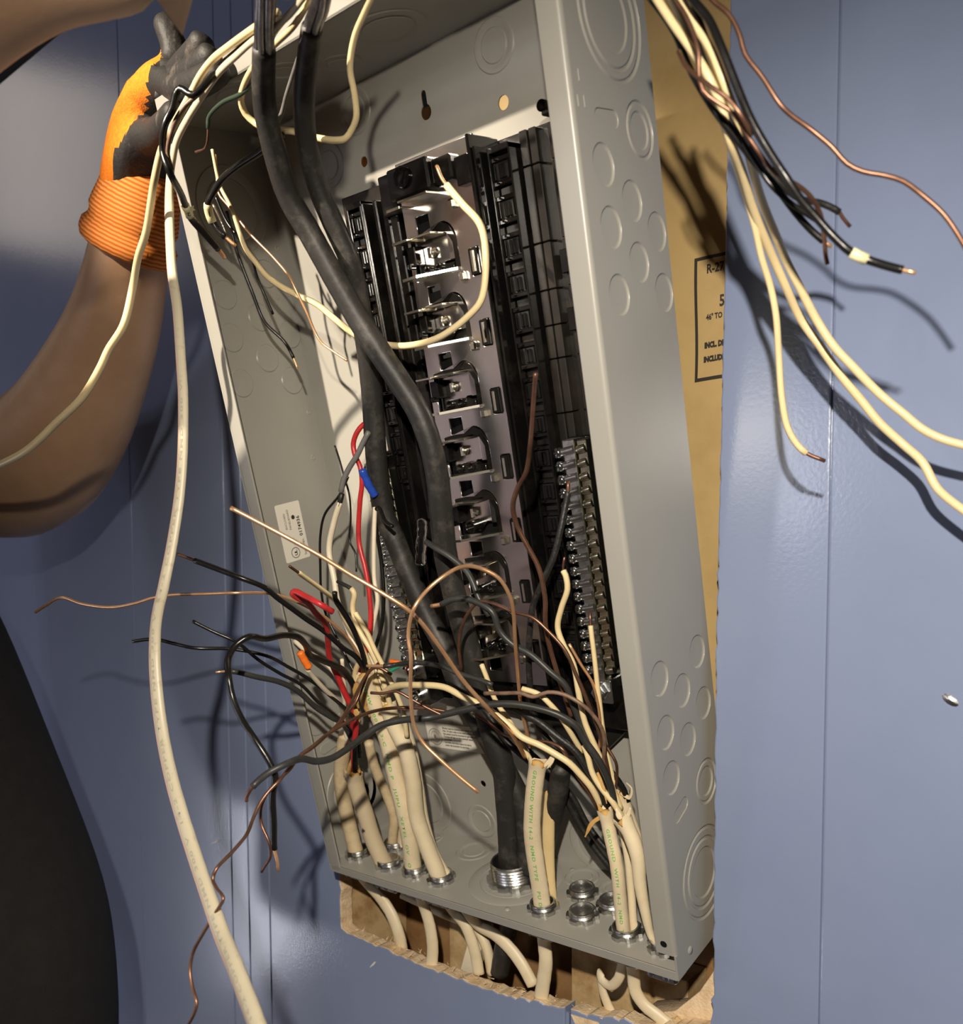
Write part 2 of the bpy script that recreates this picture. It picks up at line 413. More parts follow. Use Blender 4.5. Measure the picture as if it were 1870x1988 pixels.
# ------------------------------------------------------------------ behind the wall
ins = empty('insulation_facing', wp(0, 0, 0))
tag(ins, 'brown kraft paper facing of insulation with black printing seen right of the box', 'insulation')
KY = 23.0
def kraft_y(u, v): return KY + 2.2 * math.sin(u * .05 + v * .013) + 1.2 * math.sin(v * .06)
bm = bmesh.new(); nx, nz = 26, 60; grid = {}
for i in range(nx + 1):
    for k in range(nz + 1):
        x = 150 + (392 - 150) * i / nx; z = 150 + 610 * k / nz
        grid[i, k] = bm.verts.new(Vector((x, kraft_y(x, z), z)) * MM)
for i in range(nx):
    for k in range(nz): bm.faces.new((grid[i, k], grid[i + 1, k], grid[i + 1, k + 1], grid[i, k + 1]))
sheet = bm_obj('paper_facing', bm, M['kraft'], ins, True)
sol = sheet.modifiers.new('thickness', 'SOLIDIFY'); sol.thickness = .0006
bm = bmesh.new(); add_box(bm, 364.5, 392, 18, 60, -10, 160, .6); bm_obj('paper_strip', bm, M['kraft'], ins)
def on_kraft(x0, z0, shear=0.13):
    return lambda u, v: Vector(((x0 + u * .74), kraft_y(x0 + u * .74, z0 + v) - .9, z0 + v)) * MM
lettering('lettering', 'R-27', 9.0, on_kraft(347.5, 496.5), M['ink'], ins, bold=.25)
lettering('lettering', '5/', 11.0, on_kraft(357.0, 472), M['ink'], ins, bold=.3)
lettering('lettering', '46" TO 5', 5.4, on_kraft(347, 464), M['ink'], ins, bold=.22)
lettering('lettering', 'INCL. DES', 5.2, on_kraft(345.5, 444.5), M['ink'], ins, bold=.45)
lettering('lettering', 'INCLUDED', 5.2, on_kraft(345, 434.5), M['ink'], ins, bold=.45)
bm = bmesh.new()
for x0, x1, z0, z1 in ((338.0, 340.3, 421, 509), (338.0, 392, 506.6, 509), (338.0, 392, 421, 423.6)):
    n = 12
    for k in range(n):
        a, b = k / n, (k + 1) / n
        if x1 - x0 > z1 - z0: q = ((x0 + (x1 - x0) * a, z0), (x0 + (x1 - x0) * b, z0), (x0 + (x1 - x0) * b, z1), (x0 + (x1 - x0) * a, z1))
        else: q = ((x0, z0 + (z1 - z0) * a), (x1, z0 + (z1 - z0) * a), (x1, z0 + (z1 - z0) * b), (x0, z0 + (z1 - z0) * b))
        bm.faces.new([bm.verts.new(Vector((u, kraft_y(u, v) - .8, v)) * MM) for u, v in q])
bm_obj('printed_frame', bm, M['ink'], ins)

def one_box(name, label, cat, dims, m, bev=1.0, rot=0.0):
    x0, x1, y0, y1, z0, z1 = dims; c = ((x0 + x1) / 2, (y0 + y1) / 2, z0)
    bm = bmesh.new(); add_box(bm, x0 - c[0], x1 - c[0], y0 - c[1], y1 - c[1], 0, z1 - z0, bev)
    o = bm_obj(name, bm, m); o.location = wp(*c); o.rotation_euler = (0, rot, 0)
    return tag(o, label, cat)
tag(one_box('trim_1', None, None, (-60, 420, 104, 112, -220, 760), M['board'], .5), kind='structure')
one_box('wall_stud', 'rough brown stud end showing at the left of the wall opening', 'lumber', (-75, -36.5, 13.5, 100, -210, 730), M['lumber'])
one_box('wall_stud', 'pale stud along the right side of the wall opening behind the paper', 'lumber', (394, 432, 13, 100, -210, 730), M['lumber'])
one_box('wood_block', 'brown upright board piece in the opening beside the left greenish cable', 'lumber', (20, 52, 84, 102, -150, -10), M['board'])
one_box('wood_block', 'pale wood block in the opening under the middle of the box', 'lumber', (52, 84, 70, 100, -150, -34), M['lumber'])
one_box('wood_block', 'long pale wood block lying in the opening under the right half of the box', 'lumber', (205, 318, 62, 98, -140, -52), M['lumber'])
one_box('wood_block', 'small pale wood chip leaning in the lower right corner of the opening', 'lumber', (318, 334, 14, 40, -84, -58), M['lumber'], 1.0, .5)
me = poly_plate('wood_block', [(372, -95), (372, -8), (364, -10), (350, -34), (330, -56), (300, -68), (286, -95)], [], 30, lambda u, v, t: Vector(((u - 340) * MM, t * MM, (v + 95) * MM)), 1.0)
tag(link('wood_block', me, M['wood'], None, wp(340, 17.5, -95)), 'broken pale particle board chunk filling the lower right corner of the opening', 'lumber')
one_box('wood_block', 'short pale stick leaning in the opening behind the cream cables', 'lumber', (92, 108, 30, 42, -120, -38), M['white_ins'], 1.0, .32)

# ------------------------------------------------------------------ the electrical panel (box frame: x right, y into the box, z up)
W_, D_, H_ = 362.0, 96.7, 651.1
TH = 0.2495869
panel = empty('electrical_panel', wp(0, -41.909, 0)); panel.rotation_euler = (TH, 0, 0)
tag(panel, 'open grey steel electrical panel box leaning out of the hole in the blue wall', 'electrical panel')
def bx(x, y, z): return Vector((x, y, z)) * MM

back_ko = [(252, 632, 16, 10.5), (116, 634, 16, 10.5), (78, 606, 16, 10.5), (117, 27, 16, 10.5), (47, 34, 32, 22), (243, 30, 26, 17), (330, 615, 16, 10.5)]
key = circ(185, 613, 5.2, 20); key = [(185 + 5.2 * math.cos(a), 612 + 5.2 * math.sin(a)) for a in [math.radians(d) for d in range(120, 421, 20)]] + [(185 + 2.6, 622)] + [(185 + 2.6 * math.cos(a), 624 + 2.6 * math.sin(a)) for a in [math.radians(d) for d in range(0, 181, 30)]] + [(185 - 2.6, 622)]
me = poly_plate('back_sheet', [(1.5, 0), (W_ - 1.5, 0), (W_ - 1.5, H_), (1.5, H_)], [key, circ(253, 597, 4.6, 20), circ(116, 598, 3.8, 20), circ(126.8, 67, 3.2, 16)], 1.5, lambda u, v, t: bx(u, D_ - 1.5 + t, v))
link('back_sheet', me, M['panel'], panel)
def raised(center, axis, R, r=None):
    """a knockout seen from its raised side"""
    bm = bmesh.new()
    if r: prof = [(R + .9, 0.02), (R, .8), (r + 2.2, .8), (r + 1.2, .25), (r + .5, .25), (r - .4, 1.1), (r - 2, 1.0), (0, 1.0)]
    else: prof = [(R + .7, 0.02), (R - .2, .9), (R - 1.6, .8), (0, .8)]
    add_lathe(bm, prof, center, axis, 36)
    return bm_obj('knockout', bm, M['panel'], panel, True, auto=True)
for x, z, R, r in back_ko: raised((x, D_ - 1.5, z), (0, -1, 0), R, r)

left_ko = [(24, 523), (21, 489), (21, 452), (71, 539), (55, 504), (84, 488), (54, 470), (76, 449), (20, 143), (60, 175), (52, 130)]
bm = bmesh.new(); add_box(bm, 0, 1.5, .5, D_, 0, H_); bm_obj('left_side', bm, M['panel'], panel)
for y, z in left_ko: raised((1.5, y, z), (1, 0, 0), 11.2)
for y, z, R, r in ((46, 62, 33, 24), (50, 590, 34, 24), (55, 55, 20, 12)): raised((1.5, y, z), (1, 0, 0), R, r)
me = poly_plate('embossed_slot', stadium(30, 117, 16, 4.5, .12), [], 1.0, lambda u, v, t: bx(1.5 + t, u, v), .4); link('embossed_slot', me, M['panel'], panel)
for y, z in ((79, 520), (88, 420), (82, 380), (8, 24), (90, 560), (12, 45)):
    bm = bmesh.new(); add_lathe(bm, [(2.6, 0), (2.2, .5), (1.2, .4), (0, -.4)], (1.5, y, z), (1, 0, 0), 14); bm_obj('rivet', bm, M['panel'], panel, True)

# right side with its knockouts recessed
r_single = [(26.5, 522.8), (55.4, 505), (27, 489.5), (83, 488.5), (56, 470.5), (27.5, 452.5), (84.2, 452.4),
            (78, 214.7), (21.9, 214.7), (50.5, 196), (79.2, 176), (21.7, 177), (50.9, 160), (22.3, 144)]
r_double = [(74.5, 545.2, 16.2, 10.5), (71.5, 119, 16.2, 10.5)]
r_big = [(53, 603, 35, 28.5, 19), (54, 55, 34, 26, 18)]
holes = [circ(y, z, 11.9, 36) for y, z in r_single] + [circ(y, z, R + .7, 40) for y, z, R, r in r_double] + [circ(y, z, R + .7, 48) for y, z, R, r1, r2 in r_big]
holes += [stadium(30, 116.4, 13, 5.0, .28), stadium(36, 548, 17, 5.0, .04)]
me = poly_plate('right_side', [(3.2, 0), (D_, 0), (D_, H_), (3.2, H_)], holes, 1.5, lambda u, v, t: bx(W_ - 1.5 + t, u, v))
link('right_side', me, M['panel'], panel)
def recessed(y, z, prof, seg=40):
    bm = bmesh.new(); add_lathe(bm, prof, (W_, y, z), (1, 0, 0), seg)
    return bm_obj('knockout', bm, M['panel'], panel, True, auto=True)
for y, z in r_single: recessed(y, z, [(11.95, 0), (11.9, -.25), (10.9, -1.15), (10.3, -1.2), (0, -1.0)], 32)
for y, z, R, r in r_double: recessed(y, z, [(R + .75, 0), (R + .7, -.2), (R - .2, -1.2), (R - 1.4, -1.2), (R - 2.4, -.25), (r + 1.2, -.25), (r + .6, -.3), (r - .4, -1.3), (0, -1.2)])
for y, z, R, r1, r2 in r_big: recessed(y, z, [(R + .75, 0), (R + .7, -.2), (R - .4, -1.2), (R - 1.6, -1.2), (R - 2.6, -.2), (r1 + 1, -.2), (r1 - .2, -1.3), (r1 - 1.4, -1.3), (r1 - 2.4, -.3), (r2 + 1, -.3), (r2 - .2, -1.3), (0, -1.2)], 52)
for cy, cz, L, a in ((30, 116.4, 13, .28), (36, 548, 17, .04)):
    me = poly_plate('embossed_slot', stadium(cy, cz, L, 5.4, a), [], .7, lambda u, v, t: bx(W_ - 1.5 + t, u, v), .1); link('embossed_slot', me, M['panel'], panel)
for y, z in ((10.4, 566.5), (6.6, 553.5), (13.2, 553.8)):
    bm = bmesh.new(); add_box(bm, W_ - .3, W_ + .35, y - .5, y + .5, z - 3.2, z + 3.2, .3); bm_obj('embossed_dash', bm, M['panel'], panel)
bm = bmesh.new(); add_lathe(bm, [(3.2, 0), (2.6, .9), (0, 1.3)], (W_, 20, 12), (1, 0, 0), 16); bm_obj('rivet', bm, M['panel'], panel, True)

def flange(name, side):
    bm = bmesh.new(); prof = []
    R = 3.2
    for k in range(7):
        a = math.pi / 2 * k / 6; prof.append((W_ - R + R * math.cos(a), R - R * math.sin(a)))
    prof += [(347.2, 0), (346.8, .4), (346.8, 1.5), (W_ - R, 1.5), (W_ - 1.5, R)]
    z0, z1 = (19, H_) if side > 0 else (2, H_)
    for zs in ((z0, z1),):
        a = [bm.verts.new(bx(x if side > 0 else W_ - x, y, zs[0])) for x, y in prof]; b = [bm.verts.new(bx(x if side > 0 else W_ - x, y, zs[1])) for x, y in prof]
        for k in range(len(prof)):
            k2 = (k + 1) % len(prof); bm.faces.new((a[k], a[k2], b[k2], b[k]))
        bm.faces.new(a[::-1]); bm.faces.new(b)
    return bm_obj(name, bm, M['panel'], panel, True, auto=True)
flange('front_flange', 1); flange('front_flange', -1)
bm = bmesh.new(); add_box(bm, W_ - 1.5, W_, 0, 3.2, 0, 19.2); bm_obj('corner_tab', bm, M['panel'], panel)
bm = bmesh.new(); add_lathe(bm, [(2.3, .06), (0, .06)], (353.5, 0, 27), (0, -1, 0), 14); add_lathe(bm, [(2.6, .02), (2.3, .06)], (353.5, 0, 27), (0, -1, 0), 14); bm_obj('screw_hole', bm, M['cavity'], panel)

# top and bottom sheets
bm = bmesh.new(); add_box(bm, 0, W_, 0, D_, H_, H_ + 1.5); add_box(bm, 0, W_, 0, 1.5, H_, H_ + 16); bm_obj('top_side', bm, M['panel'], panel)
for x, y, R, r in ((205, 45, 26, 18), (147, 55, 15, 9), (120, 26, 15, 9), (72, 24, 26, 18), (290, 45, 26, 18), (72, 70, 15, 9)): raised((x, y, H_), (0, 0, -1), R, r)
ZB = 6.5
fit = [(15, 25), (59, 23), (40, 52), (91, 25), (123, 24), (232, 25), (308, 25), (341, 22)]
plug = [(250, 56), (267, 29), (281, 51)]
HUB = (184, 52)
me = poly_plate('bottom_sheet', [(1.5, .2), (W_ - 1.5, .2), (W_ - 1.5, D_ - 1.6), (1.5, D_ - 1.6)], [circ(x, y, 10.2, 24) for x, y in fit] + [circ(HUB[0], HUB[1], 18, 32)], 1.5, lambda u, v, t: bx(u, v, ZB - 1.5 + t))
link('bottom_sheet', me, M['panel'], panel)
bm = bmesh.new(); add_box(bm, .2, W_ - 1.6, 0, 1.5, -.8, ZB, .3); bm_obj('bottom_lip', bm, M['panel'], panel)
for x, y, R, r in ((119, 75, 16, 10.5), (236, 77, 14, 9), (270, 74, 13, 8), (60, 78, 14, 9), (330, 60, 13, 8)): raised((x, y, ZB), (0, 0, 1), R, r)
bm = bmesh.new(); add_lathe(bm, [(41, .02), (40, .7), (31, .7), (30.4, .2), (29.6, .2), (29, .7), (24, .7), (22, .5), (18.2, .5)], (HUB[0], HUB[1], ZB), (0, 0, 1), 48); bm_obj('knockout_ring', bm, M['panel'], panel, True, auto=True)
for x, y in ((70, 82), (205, 12), (222, 84), (100, 12), (285, 84), (30, 85)):
    bm = bmesh.new(); add_lathe(bm, [(2.6, 0), (2.0, .9), (0, 1.3)], (x, y, ZB), (0, 0, 1), 12); bm_obj('rivet', bm, M['panel'], panel, True)

# cable clamps threaded through the bottom sheet
def locknut(bm, c, R, r, z0, h, lobes=6):
    n = 48; rings = []
    for zz in (z0, z0 + h):
        ro = []; 
        for k in range(n):
            a = 2 * math.pi * k / n; ph = (a * lobes / (2 * math.pi)) % 1
            ro.append(bm.verts.new(bx(c[0] + (R if ph < .62 else R - 2.2) * math.cos(a), c[1] + (R if ph < .62 else R - 2.2) * math.sin(a), zz)))
        ri = [bm.verts.new(bx(c[0] + r * math.cos(2 * math.pi * k / n), c[1] + r * math.sin(2 * math.pi * k / n), zz)) for k in range(n)]
        rings.append((ro, ri))
    (ao, ai), (bo, bi) = rings
    for k in range(n):
        k2 = (k + 1) % n
        bm.faces.new((ao[k], ao[k2], bo[k2], bo[k])); bm.faces.new((bo[k], bo[k2], bi[k2], bi[k])); bm.faces.new((ao[k2], ao[k], ai[k], ai[k2]))
def clamp(x, y, closed=False, rot=0):
    t = empty('cable_clamp', bx(x, y, ZB), panel)
    bm = bmesh.new(); locknut(bm, (0, 0), 13.2, 9.6, .2, 3.0, 6); bm_obj('locknut', bm, M['zinc'], t).rotation_euler = (0, 0, rot)
    prof = [(10.4, -14), (10.4, 3), (10.9, 3.6), (10.4, 4.2), (10.9, 4.8), (10.4, 5.4), (10.7, 6.2), (10.2, 7.2), (9.0, 7.4), (8.6, 6.6)]
    prof += [(8.6, 5.5), (5, 4.6), (0, 4.4)] if closed else [(8.6, -14)]
    bm = bmesh.new(); add_lathe(bm, prof, (0, 0, 0), (0, 0, 1), 28); bm_obj('threaded_collar', bm, M['zinc_dull' if closed else 'zinc'], t, True, auto=True)
    bm = bmesh.new(); add_box(bm, -11, 11, -9, 9, -24, -6, 2); add_lathe(bm, [(2.4, 0), (2.4, 6), (0, 6.6)], (6, -9, -15), (0, -1, 0), 10); add_lathe(bm, [(2.4, 0), (2.4, 6), (0, 6.6)], (-6, -9, -15), (0, -1, 0), 10)
    bm_obj('clamp_body', bm, M['zinc'], t)
for k, (x, y) in enumerate(fit): clamp(x, y, False, k * .7)
for k, (x, y) in enumerate(plug): clamp(x, y, True, k * .9 + .3)
t = empty('conduit_hub', bx(HUB[0], HUB[1], ZB), panel)
bm = bmesh.new(); locknut(bm, (0, 0), 24.5, 19, .6, 4.4, 12); bm_obj('locknut', bm, M['zinc'], t)
prof = [(18.6, -30), (18.6, 4)]
for k in range(5): prof += [(19.6, 5 + k * 2.6), (18.7, 6.3 + k * 2.6)]
prof += [(19.0, 18.6), (18.0, 19.6), (17.2, 18.8), (17.0, -30)]
bm = bmesh.new(); add_lathe(bm, prof, (0, 0, 0), (0, 0, 1), 40); bm_obj('threaded_collar', bm, M['zinc'], t, True, auto=True)

# ------------------------------------------------------------------ interior: plastic base, bus, clip rails, terminal bars
inner = empty('bus_assembly', bx(0, 0, 0), panel)
bm = bmesh.new()
outline = [(96, 575), (291, 571), (345, 571), (345, 165), (291, 143), (262, 116), (236, 116), (222, 143), (75, 158), (75, 190), (96, 200)]
me = poly_plate('plastic_base', outline, [], 10, lambda u, v, t: bx(u, 84 + t, v), .8); link('plastic_base', me, M['plastic_matt'], inner)
def pbox(name, dims, m, bev=.6):
    bm = bmesh.new()
    for d in (dims if isinstance(dims[0], (tuple, list)) else [dims]): add_box(bm, *d, bev)
    return bm_obj(name, bm, m, inner)
# long ribs between the clip rail and the right side
for x0, x1, y0 in ((276.5, 282.5, 73), (283.3, 289, 74), (296, 304, 78), (305, 314, 79), (316, 340, 82)):
    cuts = [570, 548, 500, 470, 447, 425, 388, 330, 280, 230, 182]
    for a, b in zip(cuts, cuts[1:]): pbox('base_rib', (x0, x1, y0, 86, b + .35, a - .35), M['plastic_matt'], .5)
for z in (478, 441, 300): pbox('base_tab', (294, 303, 75.5, 80, z, z + 15), M['plastic'], .5)
pbox('curled_tab', (300, 322, 66, 84, 571, 574), M['plastic'], .8)
bm = bmesh.new(); add_lathe(bm, [(3.6, 0), (3.6, 18), (2.6, 18), (2.6, 0)], (301, 66, 577), (0, 1, 0), 16); bm_obj('curled_tab', bm, M['plastic'], inner, True, auto=True)
pbox('base_foot', (262, 340, 72, 92, 150, 190), M['plastic'], 1)
pbox('base_foot', (120, 200, 70, 90, 160, 182), M['plastic'], 1)
pbox('base_foot', [(205, 262, 64, 88, 160, 200)], M['plastic'], 1)

# bus plate with its row of curved openings
NUB = [538.5 - 47.4 * k for k in range(8)]
def fx(x): return 180 + (x - 184) * .827          # the openings take up the left two thirds of the plate
def opening(zn):
    z0 = zn + 4.5; z1 = zn + 40.0
    pts = [(fx(184), z0), (fx(236), z0)]
    for k in range(7):
        a = math.radians(90 * k / 6); pts.append((fx(221) + 12.4 * math.cos(a), z1 - 15 + 15 * math.sin(a)))
    pts += [(fx(196), z1 - 5), (fx(184), z1 - 6)]
    return pts
def hole2(zn): return [(188, zn - 8.5), (201, zn - 8.5), (201, zn + 4.0), (188, zn + 4.0)]
def hole3(zn): return [(231.8, zn - 2), (240.4, zn - 2), (240.4, zn + 17), (231.8, zn + 17)]
hs = []
for zn in NUB[1:]: hs += [opening(zn), hole3(zn)]
for zn in NUB: hs.append(hole2(zn - 3.8))
outer = [(178, 575.5), (248, 575.5), (248.5, 186), (171, 186), (172, 240), (176, 470), (177.5, 520)]
me = poly_plate('bus_plate', outer, hs, 2.2, lambda u, v, t: bx(u, 60 + t, v), .5); link('bus_plate', me, M['tin'], inner)
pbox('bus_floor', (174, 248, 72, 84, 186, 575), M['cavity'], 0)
for k, zn in enumerate(NUB):
    bm = bmesh.new(); c = Vector((222.5, 60, zn))
    add_box(bm, 221.4, 227.0, 56.4, 60.2, zn - 3.2, zn + 3.2, 1.2); bm_obj('bus_rivet', bm, M['tin_edge'], inner)
    z0 = zn + 4.5
    if k:
        # lower blade, standing straight out, with a sloped web
        bm = bmesh.new(); vs = [(186, 38), (199, 38), (222, 57), (223, 60.5), (186, 60.5)]
        a = [bm.verts.new(bx(x, y, z0 - .4 + .05 * (x - 192) * .6)) for x, y in vs]; b = [bm.verts.new(bx(x, y, z0 + 1.4 + .05 * (x - 192) * .6)) for x, y in vs]
        bm.faces.new(a[::-1]); bm.faces.new(b)
        for q in range(5): bm.faces.new((a[q], a[(q + 1) % 5], b[(q + 1) % 5], b[q]))
        bm_obj('breaker_stab', bm, M['tin_edge'], inner)
        # upper blade on the neighbouring bus finger
        pbox('breaker_stab', [(178, 193, 42, 62, z0 + 25.6, z0 + 27.2), (193, 212, 46, 62, z0 + 26.4, z0 + 28.0)], M['tin_edge'], .3)
        me = poly_plate('bus_finger', [(fx(184), z0 + 27), (fx(222), z0 + 27.5), (fx(222), z0 + 10), (fx(214), z0 + 10), (fx(204), z0 + 3), (fx(184), z0 + 3)], [], 1.6, lambda u, v, t: bx(u, 66 + t, v), .3); link('bus_finger', me, M['tin'], inner)
        pbox('bus_finger', (fx(222.5), fx(230), 62.5, 64.2, z0 + 9, z0 + 27), M['tin'], .4)
        me = poly_plate('arch_insulator', [(fx(184), z0 + 29), (fx(196), z0 + 30), (fx(219), z0 + 35), (fx(228), z0 + 31), (fx(234), z0 + 22), (fx(234.5), z0 + 1), (fx(230), z0 + 1), (fx(230), z0 + 20), (fx(225), z0 + 27), (fx(217), z0 + 29.5), (fx(196), z0 + 27.5), (fx(184), z0 + 27.5)], [], 12, lambda u, v, t: bx(u, 61 + t, v), .5); link('arch_insulator', me, M['plastic'], inner)
        bm = bmesh.new()
        if k % 3 == 2 or k == 5:
            add_lathe(bm, [(4.6, -13), (4.6, 0), (4.0, .4), (3.6, 0), (3.6, -4), (0, -4)], (197, 54, z0 + 8), (0, -1, 0), 20)
        else:
            for cx in (193, 204): add_lathe(bm, [(3.2, -10), (3.2, 0), (2.6, .3), (2.2, 0), (2.2, -3), (0, -3)], (cx, 58, z0 + 5.5), (0, -1, 0), 16)
            add_box(bm, 189, 217, 60, 68, z0 + 1.5, z0 + 7, .5)
        bm_obj('insulator_peg', bm, M['plastic'], inner, True, auto=True)
        bm = bmesh.new(); add_lathe(bm, [(3.8, 0), (3.8, 2.2), (2.6, 3.4), (0, 3.6)], (195, 66, z0 + 17.5), (-.25, -1, .2), 14); add_box(bm, 193.5, 196.5, 61.0, 63.5, z0 + 14, z0 + 21, .3); bm_obj('bus_bolt', bm, M['tin_edge'], inner, True, auto=True)
        pbox('insulator_clip', [(178.5, 186, 56, 66, z0 + 11, z0 + 24), (178.5, 182, 54, 60, z0 + 9, z0 + 13)], M['plastic'], .6)
        pbox('insulator_clip', [(232.4, 239.8, 57.5, 66, zn - 1.2, zn + 16.2)], M['plastic'], .5)
        pbox('slot_spring', [(235.0, 237.2, 56.4, 58, zn + .5, zn + 14.5)], M['tin_edge'], .3)
    else:
        pbox('breaker_stab', [(176, 189, 44, 62, zn + 5, zn + 7), (186, 214, 46, 61, zn + 9, zn + 10.6)], M['tin_edge'], .3)
        pbox('insulator_block', [(176, 214, 50, 66, zn + 12, zn + 33), (214, 232, 54, 66, zn + 14, zn + 30)], M['plastic'], 1.4)
        bm = bmesh.new(); add_lathe(bm, [(7.2, -14), (7.2, 0), (6.2, .6), (0, .2)], (192, 48, zn + 25), (0, -1, 0), 20); bm_obj('insulator_peg', bm, M['plastic'], inner, True, auto=True)
        pbox('insulator_clip', (234, 246, 55, 64, zn + 8, zn + 26), M['plastic'], .8)

# long rails either side of the bus
pbox('rail', [(249.6, 252.4, 50, 84, 186, 574)], M['plastic'], .9)
pbox('rail_edge', [(252.9, 254.6, 52, 84, 188, 566)], M['plastic'], .7)
for x0, x1, y in ((134.5, 137.5, 60), (139.5, 142.0, 57), (147, 151, 62), (154, 160, 64), (162, 170, 62)):
    pbox('rail', [(x0, x1, y, 84, 320, 560), (x0, x1, y, 84, 190, 319)], M['plastic'], .9)
pbox('rail_block', [(160, 176, 58, 74, 545, 572)], M['plastic'], 1)
# clip rail (right) and its twin on the left: a ladder of sprung cells
def clip_rail(xl, xr, ytop, zs, z_end):
    pbox('clip_rail', [(xl - 1.5, xl, ytop, 84, z_end, zs + 8), (xr, xr + 1.5, ytop, 84, z_end, zs + 8), (xl, xr, ytop + 14, 84, z_end, zs + 8), (xl - 1.5, xr + 1.5, ytop, 82, zs + 4, zs + 8)], M['plastic'], .5)
    z = zs
    while z > z_end + 14:
        pbox('clip_cell', [(xl + 1, xr - .5, ytop + 3, ytop + 14, z - 13, z - 1.5)], M['cavity'], .4)
        pbox('clip_spring', [(xl + 2.2, xl + 3.0, ytop + .2, ytop + 8, z - 12.5, z - 2)], M['plastic'], .3)
        pbox('clip_spring', [(xl + 5, xl + 7.5, ytop + 1.2, ytop + 5, z - 12, z - 3), (xl + 8.3, xl + 10.5, ytop + .8, ytop + 5, z - 12, z - 3), (xr - 1.2, xr - .4, ytop - .2, ytop + 6, z - 12.5, z - 2)], M['plastic'], .45)
        pbox('clip_bridge', [(xl, xr, ytop + 1.5, ytop + 12, z - 1.5, z + 1.6), (xl, xr, ytop + 1.5, ytop + 12, z - 16, z - 13), (xl + 3.2, xl + 5.2, ytop - .6, ytop + 2, z - .8, z + 1), (xl + 3.2, xl + 5.2, ytop - .6, ytop + 2, z - 15, z - 13.4)], M['plastic'], .5)
        pbox('clip_cell', [(xl + .6, xr - .6, ytop + 7, ytop + 14, z - 22, z - 16)], M['plastic_matt'], .4)
        z -= 23.7
clip_rail(258.6, 273.4, 62, 556, 190)
clip_rail(119, 132.5, 64, 556, 330)

# terminal bars
def terminal_bar(x, ztop, n, lug, sx, yb):
    t = empty('terminal_bar', bx(0, 0, 0), panel)
    bm = bmesh.new(); add_box(bm, x - 4.5, x + 4.6, yb, yb + 12, ztop - n * 9.25 - 2, ztop + 4, .5); bm_obj('neutral_bar', bm, M['zinc_dull'], t)
    bm = bmesh.new(); add_box(bm, x + 4.6, x + 5.4, yb - .8, yb + 12, ztop - n * 9.25 - 2, ztop + 4, .2); add_box(bm, x + 6.4, x + 13.5, yb + 1, yb + 10, ztop - n * 9.25 + 8, ztop + 3, .5); bm_obj('back_bar', bm, M['brass'], t)
    for k in range(n):
        z = ztop - 4 - k * 9.25
        bm = bmesh.new(); add_lathe(bm, [(2.0, -7), (2.0, 0), (3.7, 0), (3.7, 2.4), (3.2, 3.3), (1.9, 3.4), (1.7, 2.5), (0, 2.5)], (x - 7.6, yb + .8, z), (-.5, -1, .1), 14)
        s_ = bm_obj('terminal_screw', bm, M['screw'], t, True, auto=True)
        bm = bmesh.new(); add_box(bm, -2.0, 2.0, -.25, .6, -.4, .4, .1); add_box(bm, -.4, .4, -.25, .6, -2.0, 2.0, .1)
        d = bm_obj('drive_slot', bm, M['cavity'], t); d.location = bx(x - 7.6 - 1.3, yb + .8 - 2.6, z + .25); d.rotation_euler = (0.1, .5 * k, .5)
        bm = bmesh.new(); add_lathe(bm, [(3.0, -4.6), (3.0, 4.6)], (x, yb + .3, z + 1), (1, 0, .16), 12); bm_obj('screw_boss', bm, M['zinc'], t, True)
        bm = bmesh.new(); add_lathe(bm, [(3.0, -3.2), (3.2, -2.2), (3.2, 2.2), (3.0, 3.2)], (x + 10, yb + 1.2, z + 1), (1, 0, .16), 12, cap=True); bm_obj('screw_boss', bm, M['brass'], t, True, auto=True)
    if lug:
        z = ztop - n * 9.25 - 10
        bm = bmesh.new(); add_box(bm, x - 7, x + 9, yb, yb + 14, z - 10, z + 8, .8); bm_obj('lug', bm, M['zinc'], t)
        bm = bmesh.new(); add_lathe(bm, [(7.4, 0), (7.4, 1.6), (5.6, 1.7), (5.6, 5.5), (4.6, 6.4), (0, 6.4)], (x, yb, z), (0, -1, 0), 6); bm_obj('hex_bolt', bm, M['screw'], t)
    return t
terminal_bar(297.5, 367, 18, True, 1, 50)
terminal_bar(107, 372, 20, False, -1, 54)
pbox('bar_support', (290, 312, 62, 84, 190, 372), M['plastic'], .8)
pbox('bar_support', (100, 122, 66, 84, 176, 378), M['plastic'], .8)
t = empty('wire_lug', bx(118, 46, 196), panel)
for z in (0, -24):
    bm = bmesh.new(); add_box(bm, -10, 10, 0, 18, z - 9, z + 8, .8); bm_obj('lug', bm, M['zinc'], t)
    bm = bmesh.new(); add_lathe(bm, [(6, 0), (6, 5), (5, 6), (3, 6), (2.6, 3.5), (0, 3.5)], (-1, 0, z), (0, -1, 0), 18); bm_obj('set_screw', bm, M['screw'], t, True, auto=True)

